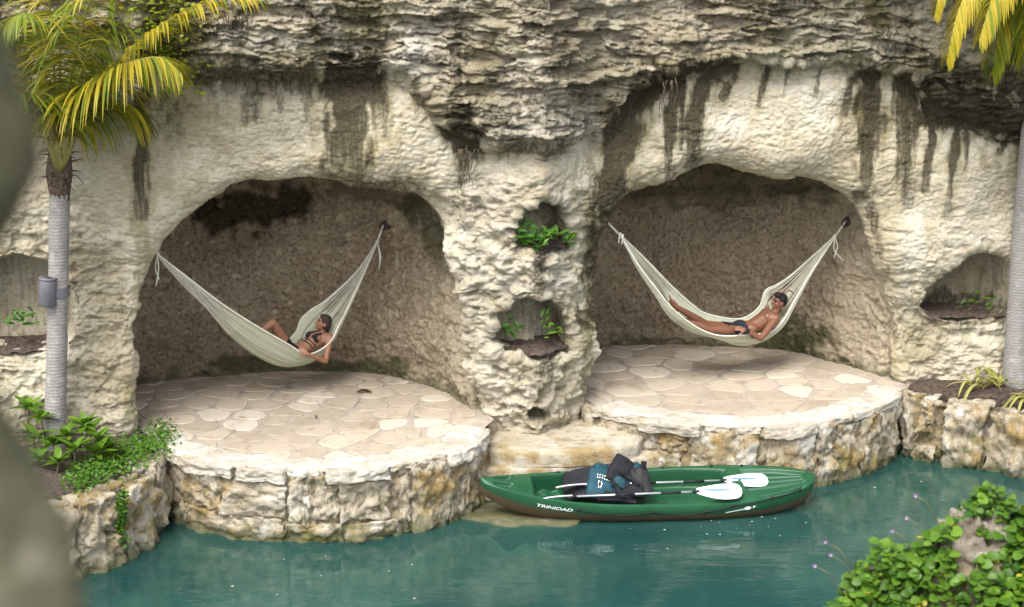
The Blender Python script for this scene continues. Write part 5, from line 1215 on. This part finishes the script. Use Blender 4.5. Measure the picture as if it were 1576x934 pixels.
def bush_right():
    root = empty('creeper_bush'); tag(root, 'bright green round-leaved creeper over the rock in the right foreground', 'bush')
    rg = random.Random(11); me, V, F = leaf_mesh('leaf', .056, .052, M['leaf'], True, .25)
    poly = [(1250, 960), (1262, 905), (1300, 862), (1345, 842), (1395, 832), (1418, 800), (1412, 772), (1440, 752), (1500, 744), (1560, 752), (1640, 745), (1700, 960)]
    pp = np.array(poly, float); spec = []
    def inside(x, y):
        c = False
        for (ax, ay), (bx, by) in zip(poly, poly[1:]+poly[:1]):
            if (ay > y) != (by > y) and x < (bx-ax)*(y-ay)/(by-ay)+ax: c = not c
        return c
    while len(spec) < 3600:
        x = rg.uniform(1.75, 4.6); yv = rg.uniform(-12.6, -10.6); g = float(mound(x, yv)); z = g+rg.uniform(.0, .34)*(.5+.5*math.sin(x*9+1)*math.sin(yv*8))+.02
        q = proj(np.array([x, yv, z])); 
        if not inside(q[0]+rg.gauss(0, 7), q[1]+rg.gauss(0, 7)): continue
        if (q[0]-1497)**2/50**2+(q[1]-832)**2/52**2+.5*math.sin(q[0]*.13)+.4*math.sin(q[1]*.17) < .8: continue
        o = Vector((rg.gauss(0, 1), rg.gauss(-.3, .9), rg.uniform(-.3, .5))); n = Vector((rg.gauss(0, .45), rg.gauss(-.45, .4), 1)); spec.append((Vector((x, yv, z)), o, n, rg.choice((.5, .75, 1.0, 1.3, 1.5))*rg.uniform(.85, 1.1), q[1], z-g))
    vis = [s for s in spec if 1250 < proj(np.array(s[0]))[0] < 1576 and s[4] < 934]; vis.sort(key=lambda s: -s[5]); rest = [s for s in spec if s not in vis[:300]]
    scatter(root, [s[:4] for s in vis[:300]+rest], me, V, F, M['leaf'], 300)
    st = MB()
    for s in rest[::6]: st.tube([s[0], s[0]+Vector((rg.gauss(0, .05), rg.gauss(0, .05), -.22))], .004, 4)
    tag(st.build('stems', M['stem'], root), kind='stuff')
    return root
bush_right()
def rock_blob(name, label, c, r, seed, mat, amp=.25, n=26, cat_='rock', parent=None):
    P, F = cube_grid(n); rr = np.linalg.norm(P, axis=1, keepdims=True); D = P/rr
    d = 1+amp*fbm(D[:, 0]*1.6+seed, D[:, 1]*1.6, D[:, 2]*1.6, 4, 61)-.35*amp*np.abs(fbm(D[:, 0]*4+seed, D[:, 1]*4, D[:, 2]*4, 3, 62))
    V = np.array(c)+D*d[:, None]*np.array(r); o = quadmesh(name, V, np.array(F), mat, parent); tag(o, label, cat_); return o
c = unproj(1500, 838, Y=-11.35); rock_blob('boulder', 'pale weathered boulder poking through the creeper', c+np.array([0, .02, -.12]), (.27, .22, .34), 5.0, M['boulder'], .42)
FLW = ['tiny purple flower highest of those over the water', 'tiny purple flower second highest over the water', 'tiny purple flower third highest over the water left of the boulder', 'tiny purple flower highest of the three far left by the creeper', 'tiny purple flower in the middle of the three far left by the creeper',
       'tiny purple flower nearest the kayak, leftmost of all by the creeper', 'tiny purple flower among the creeper leaves midway between boulder and water', 'tiny purple flower on the creeper near the bottom edge left of the boulder', 'tiny purple flower beside the large pale boulder', 'tiny purple flower lowest on the creeper\'s left end']
rg = random.Random(5)
for i, (x, yv) in enumerate([(1409, 762), (1395, 796), (1373, 816), (1270, 833), (1278, 853), (1254, 870), (1342, 872), (1335, 908), (1527, 824), (1300, 908)]):
    p = Vector(unproj(x, yv, Y=-11.3)); fl = MB()
    for k in range(5):
        a = 2*math.pi*k/5+i; d = Vector((math.cos(a), -.5, math.sin(a))); sd = d.cross(Vector((0, 1, .2))).normalized(); fl.add([p, p+d*.009+sd*.007, p+d*.017, p+d*.009-sd*.007], [(0, 1, 2, 3)])
    b = Vector((p.x+.12+rg.random()*.12, p.y-.05, p.z-.25)); root = empty('flower'); fl.build('petals', M['petal'], root); s = MB(); s.tube([p, p.lerp(b, .4)+Vector((0, 0, .05)), b], .003, 4); s.build('stalk', M['stem'], root)
    tag(root, FLW[i], 'flower', 'purple flowers of the creeper')
def shrub_left():
    root = empty('leafy_shrub'); tag(root, 'glossy green shrub with leaf rosettes at the left palm\'s foot', 'shrub'); rg = random.Random(21); me, V, F = leaf_mesh('leaf', .24, .10, M['leaf'], False, .2); spec = []; st = MB()
    for (x, yv, dy) in [(62, 640, -.2), (100, 668, -.45), (128, 650, -.35), (150, 672, -.5), (80, 680, -.6), (52, 668, -.3), (115, 690, -.7), (150, 694, -.7), (60, 705, -.7), (140, 660, -.1), (45, 625, .0), (90, 708, -.9), (170, 690, -.5)]:
        c = Vector(unproj(x, yv, Y=PY_+dy)); st.tube([c, c+Vector((rg.gauss(0, .05), .05, -.35))], [.010, .014], 5)
        for k in range(11):
            a = k*2.4; t = rg.uniform(.15, 1.0); spec.append((c+Vector((0, 0, -.05*t)), Vector((math.cos(a), math.sin(a), 1.3-1.3*t)), Vector((-math.cos(a)*.4, -math.sin(a)*.4, 1)), rg.uniform(.7, 1.1)))
    scatter(root, spec, me, V, F, M['leaf'], len(spec)); st.build('stems', M['stem'], root)
shrub_left()
def cover(name, label, cat_, n, pick, mat, size, seed, kind='stuff'):
    rg = random.Random(seed); me, V, F = leaf_mesh('leaf', size, size*.8, mat, True, .2); mb = MB()
    for i in range(n):
        p = pick(rg); o = Vector((rg.gauss(0, 1), rg.gauss(0, 1), rg.uniform(-.3, .6))); nn = Vector((rg.gauss(0, .4), rg.gauss(-.3, .4), 1)); Mx = orient(o, nn, 0)*rg.uniform(.6, 1.3)
        mb.add([p+Mx @ Vector(v) for v in V[::1]], F)
    return tag(mb.build(name, mat), label, cat_, kind=kind)
def pick_cover(rg):
    while True:
        t = rg.random(); x = 110+150*t+rg.gauss(0, 10); yv = 742-70*t+rg.gauss(0, 14); p = unproj(x, yv, Z=.02)
        return Vector(p)+Vector((0, 0, rg.uniform(0, .09)))
cover('ground_cover', 'low green creeper spilling over the left block wall', 'ground cover', 1900, pick_cover, M['cover'], .042, 31)
def pick_hang(rg): t = rg.random(); p = unproj(186+rg.gauss(0, 5), 755+85*t, Y=float(cl.at(cl.u_of_px(187))[1])-.10); return Vector(p)+Vector((0, rg.uniform(-.05, .05), 0))
cover('hanging_creeper', 'narrow strand of creeper hanging in the left wall\'s joint', 'creeper', 260, pick_hang, M['cover'], .05, 32, None)
def pick_top(rg): t = rg.random(); p = on_face(rg.gauss(262, 26), 150*t**1.2-10); return Vector(p)+Vector((0, -.45-.2*rg.random(), 0))
cover('cliff_creeper', 'yellow-green creeper on the cliff behind the left palm', 'creeper', 500, pick_top, M['frond'], .06, 33, None)
def niche_plant(label, spots, mat, L, seed, dy=.22):
    root = empty('fern'); tag(root, label, 'fern', 'small plants in the rock niches'); rg = random.Random(seed); me, V, F = leaf_mesh('leaf', L, L*.32, mat, False, .2); spec = []
    for x, yv, n in spots:
        f = on_face(x, yv); c = Vector(f)+Vector((DIN[0]*dy, DIN[1]*dy+.03, 0))
        for k in range(n): a = rg.uniform(0, 6.28); spec.append((c+Vector((rg.gauss(0, .05), rg.gauss(0, .04), rg.gauss(0, .05))), Vector((math.cos(a), math.sin(a)*.6-.3, rg.uniform(-.2, 1.2))), Vector((0, -.6, .8)), rg.uniform(.6, 1.2)))
    scatter(root, spec, me, V, F, mat, len(spec))
niche_plant('dense green fern filling the upper niche of the pillar', [(802, 350, 14), (808, 372, 16), (828, 365, 14), (846, 368, 12), (832, 380, 12), (870, 372, 6)], M['leafd'], .17, 1, .1)
niche_plant('bright leaved fern at the lip of the pillar\'s upper niche', [(838, 372, 7), (850, 362, 6), (876, 370, 4)], M['leaf'], .15, 2, .02)
niche_plant('sparse fern at the left of the pillar\'s lower niche', [(772, 512, 7), (788, 505, 5), (797, 518, 6)], M['leafd'], .13, 3, .15)
niche_plant('sparse fern at the right of the pillar\'s lower niche', [(842, 500, 6), (850, 512, 6), (866, 518, 4)], M['leaf'], .12, 4, .15)
niche_plant('low fern in the dark niche beside the right palm', [(1512, 470, 6), (1530, 478, 6), (1495, 480, 4)], M['cover'], .12, 5, .2)
niche_plant('low fern in the dark niche left of the left palm', [(25, 488, 8), (40, 492, 8), (15, 500, 6)], M['leafd'], .14, 6, .15)
def strap_plant(label, x, yv, Y, n, L, seed, lean):
    root = empty('strap_leaf_plant'); tag(root, label, 'plant', 'strap-leaved plants by the right palm'); rg = random.Random(seed); c = Vector(unproj(x, yv, Y=Y))
    for i in range(n):
        a = rg.uniform(0, 6.28); d = Vector((math.cos(a)*.8+lean, math.sin(a)*.7-.15, rg.uniform(.5, 1.4))).normalized(); q = c+Vector((rg.gauss(0, .04), rg.gauss(0, .04), 0)); V = []; sg = 9; l = L*rg.uniform(.7, 1.15); sd = d.cross(Vector((0, 0, 1))).normalized()
        for j in range(sg+1): t = j/sg; ww = .022*(1-t**2.5)+.002; V += [q-sd*ww, q+Vector((0, 0, -.006)), q+sd*ww]; d = (d+Vector((0, 0, -.26))).normalized(); q = q+d*l/sg
        obj('leaf', V, [(3*j+k, 3*j+k+1, 3*j+k+4, 3*j+k+3) for j in range(sg) for k in (0, 1)], M['dryleaf'], root)
strap_plant('strap-leaved plant arching left from the right palm\'s foot', 1500, 592, RY-.2, 11, .55, 3, -.4)
strap_plant('taller green strap-leaved plant against the right palm trunk', 1538, 590, RY-.1, 12, .55, 4, .0)
strap_plant('strap-leaved plant drooping over the right wall\'s edge', 1572, 612, RY-.6, 12, .50, 5, -.1)
# roots and dry strands hanging on the cliff
rg = random.Random(17)
for (x0, y0, n, ln, sp, lab) in [(712, 222, 16, 60, 16, 'fringe of dry roots hanging under the ledge left of the pillar'), (360, 20, 26, 34, 46, 'dry grass tufts on the ledge above the left cave'), (1015, 120, 10, 60, 16, 'thin roots trailing down at the right cave\'s upper left'), (1345, 30, 8, 46, 12, 'yellowed roots hanging from the cliff top at the right')]:
    mb = MB()
    for i in range(n):
        x = x0+rg.gauss(0, sp*.5); p = on_face(x, y0+rg.gauss(0, 5)); l = ln*rg.uniform(.4, 1.2)/115; p = Vector(p)+Vector((.1, -.50, 0)); pts = [p]
        for k in range(5): p = p+Vector((rg.gauss(0, .02), rg.gauss(.03, .015), -l/5)); pts.append(p)
        mb.tube(pts, list(np.linspace(.007, .002, 6)), 4)
    tag(mb.build('hanging_roots', M['root']), lab, 'roots')

# ------------------------------------------------------------------ foreground rock beside the camera
def foreground_rock():
    n, k = 120, 90; z0, z1 = 5.3, 8.4; V = []; D0 = 1.25
    prof = [(-200, 24), (0, 28), (150, 34), (250, 40), (320, 32), (370, 0), (420, -60), (560, -60), (600, -10), (640, 30), (720, 60), (800, 80), (880, 92), (960, 92), (1300, 120)]
    yc = CAM[1]+D0+.25
    zs = np.linspace(z0, z1, n)
    for z in zs:
        q = np.array([-.35, CAM[1]+D0, z]); _, py = proj(q); px = np.interp(py, [p[1] if False else p[0] for p in prof], [p[1] for p in prof])
        xe = unproj(px, py, Y=CAM[1]+D0)[0]; r = .42; xc = xe-r
        for j in range(k):
            th = 2*math.pi*j/k; V.append((xc+r*math.cos(th), CAM[1]+D0+.22*r*math.sin(th), z))
    V = np.array(V); c = V.reshape(n, k, 3).mean(1, keepdims=True); nr = V.reshape(n, k, 3)-c; nr /= np.linalg.norm(nr, axis=-1, keepdims=True)
    d = .030*fbm(V[:, 0]*9, V[:, 1]*9, V[:, 2]*9, 3, 71).reshape(n, k, 1); V = (V.reshape(n, k, 3)+nr*d).reshape(-1, 3)
    i = np.arange(n-1)[:, None]*k; j = np.arange(k)[None]; Q = np.stack([i+j, i+(j+1) % k, i+k+(j+1) % k, i+k+j], -1).reshape(-1, 4)
    tag(quadmesh('foreground_rock', V, Q, M['fgrock']), 'blurred grey-green rock close to the camera at the left edge', 'rock')
M['fgrock'] = mat_block('foreground_stone', (.055, .06, .032), (.17, .165, .105), .15, .1, False)
foreground_rock()

# ------------------------------------------------------------------ small litter
def litter(label, x, yv, L, mat, seed):
    p = Vector(unproj(x, yv, Z=.03)); me, V, F = leaf_mesh('fallen_leaf', L, L*.4, mat, False, .8); o = link(bpy.data.objects.new('fallen_leaf', me)); o.location = p; o.rotation_euler = (.1, .2, seed); tag(o, label, 'leaf', 'fallen leaves on the terrace')
M['brownleaf'] = mat_plain('brown_leaf', (.12, .055, .03), .8, .3, 30); M['darkleaf'] = mat_plain('dark_leaf', (.04, .035, .02), .8, .3, 30)
litter('curled brown leaf on the left terrace floor', 572, 604, .22, M['brownleaf'], 1.4); litter('small dark leaf on the front of the left terrace', 487, 643, .10, M['darkleaf'], .4); litter('tiny dark leaf near the left terrace\'s right edge', 643, 641, .05, M['darkleaf'], 2.0)
rg = random.Random(8); sc = MB()
for i in range(38):
    x = rg.choice([rg.gauss(1080, 90), rg.gauss(1420, 40), rg.uniform(300, 1300)]); yv = rg.gauss(805, 12) if x < 1250 else rg.gauss(755, 16)
    if x < 740: yv = rg.uniform(850, 930)
    p = unproj(x, yv, Z=WZ+.004); r = rg.uniform(.006, .018); sc.add([(p[0]+r*math.cos(a)*rg.uniform(.6, 1.3), p[1]+r*math.sin(a)*rg.uniform(.6, 1.3), p[2]) for a in np.linspace(0, 6.28, 7)[:-1]], [tuple(range(6))])
M['scum'] = mat_plain('floating_petals', (.42, .42, .36), .7, .2, 30)
tag(sc.build('floating_litter', M['scum']), 'pale specks of litter floating on the water', 'litter', kind='stuff')
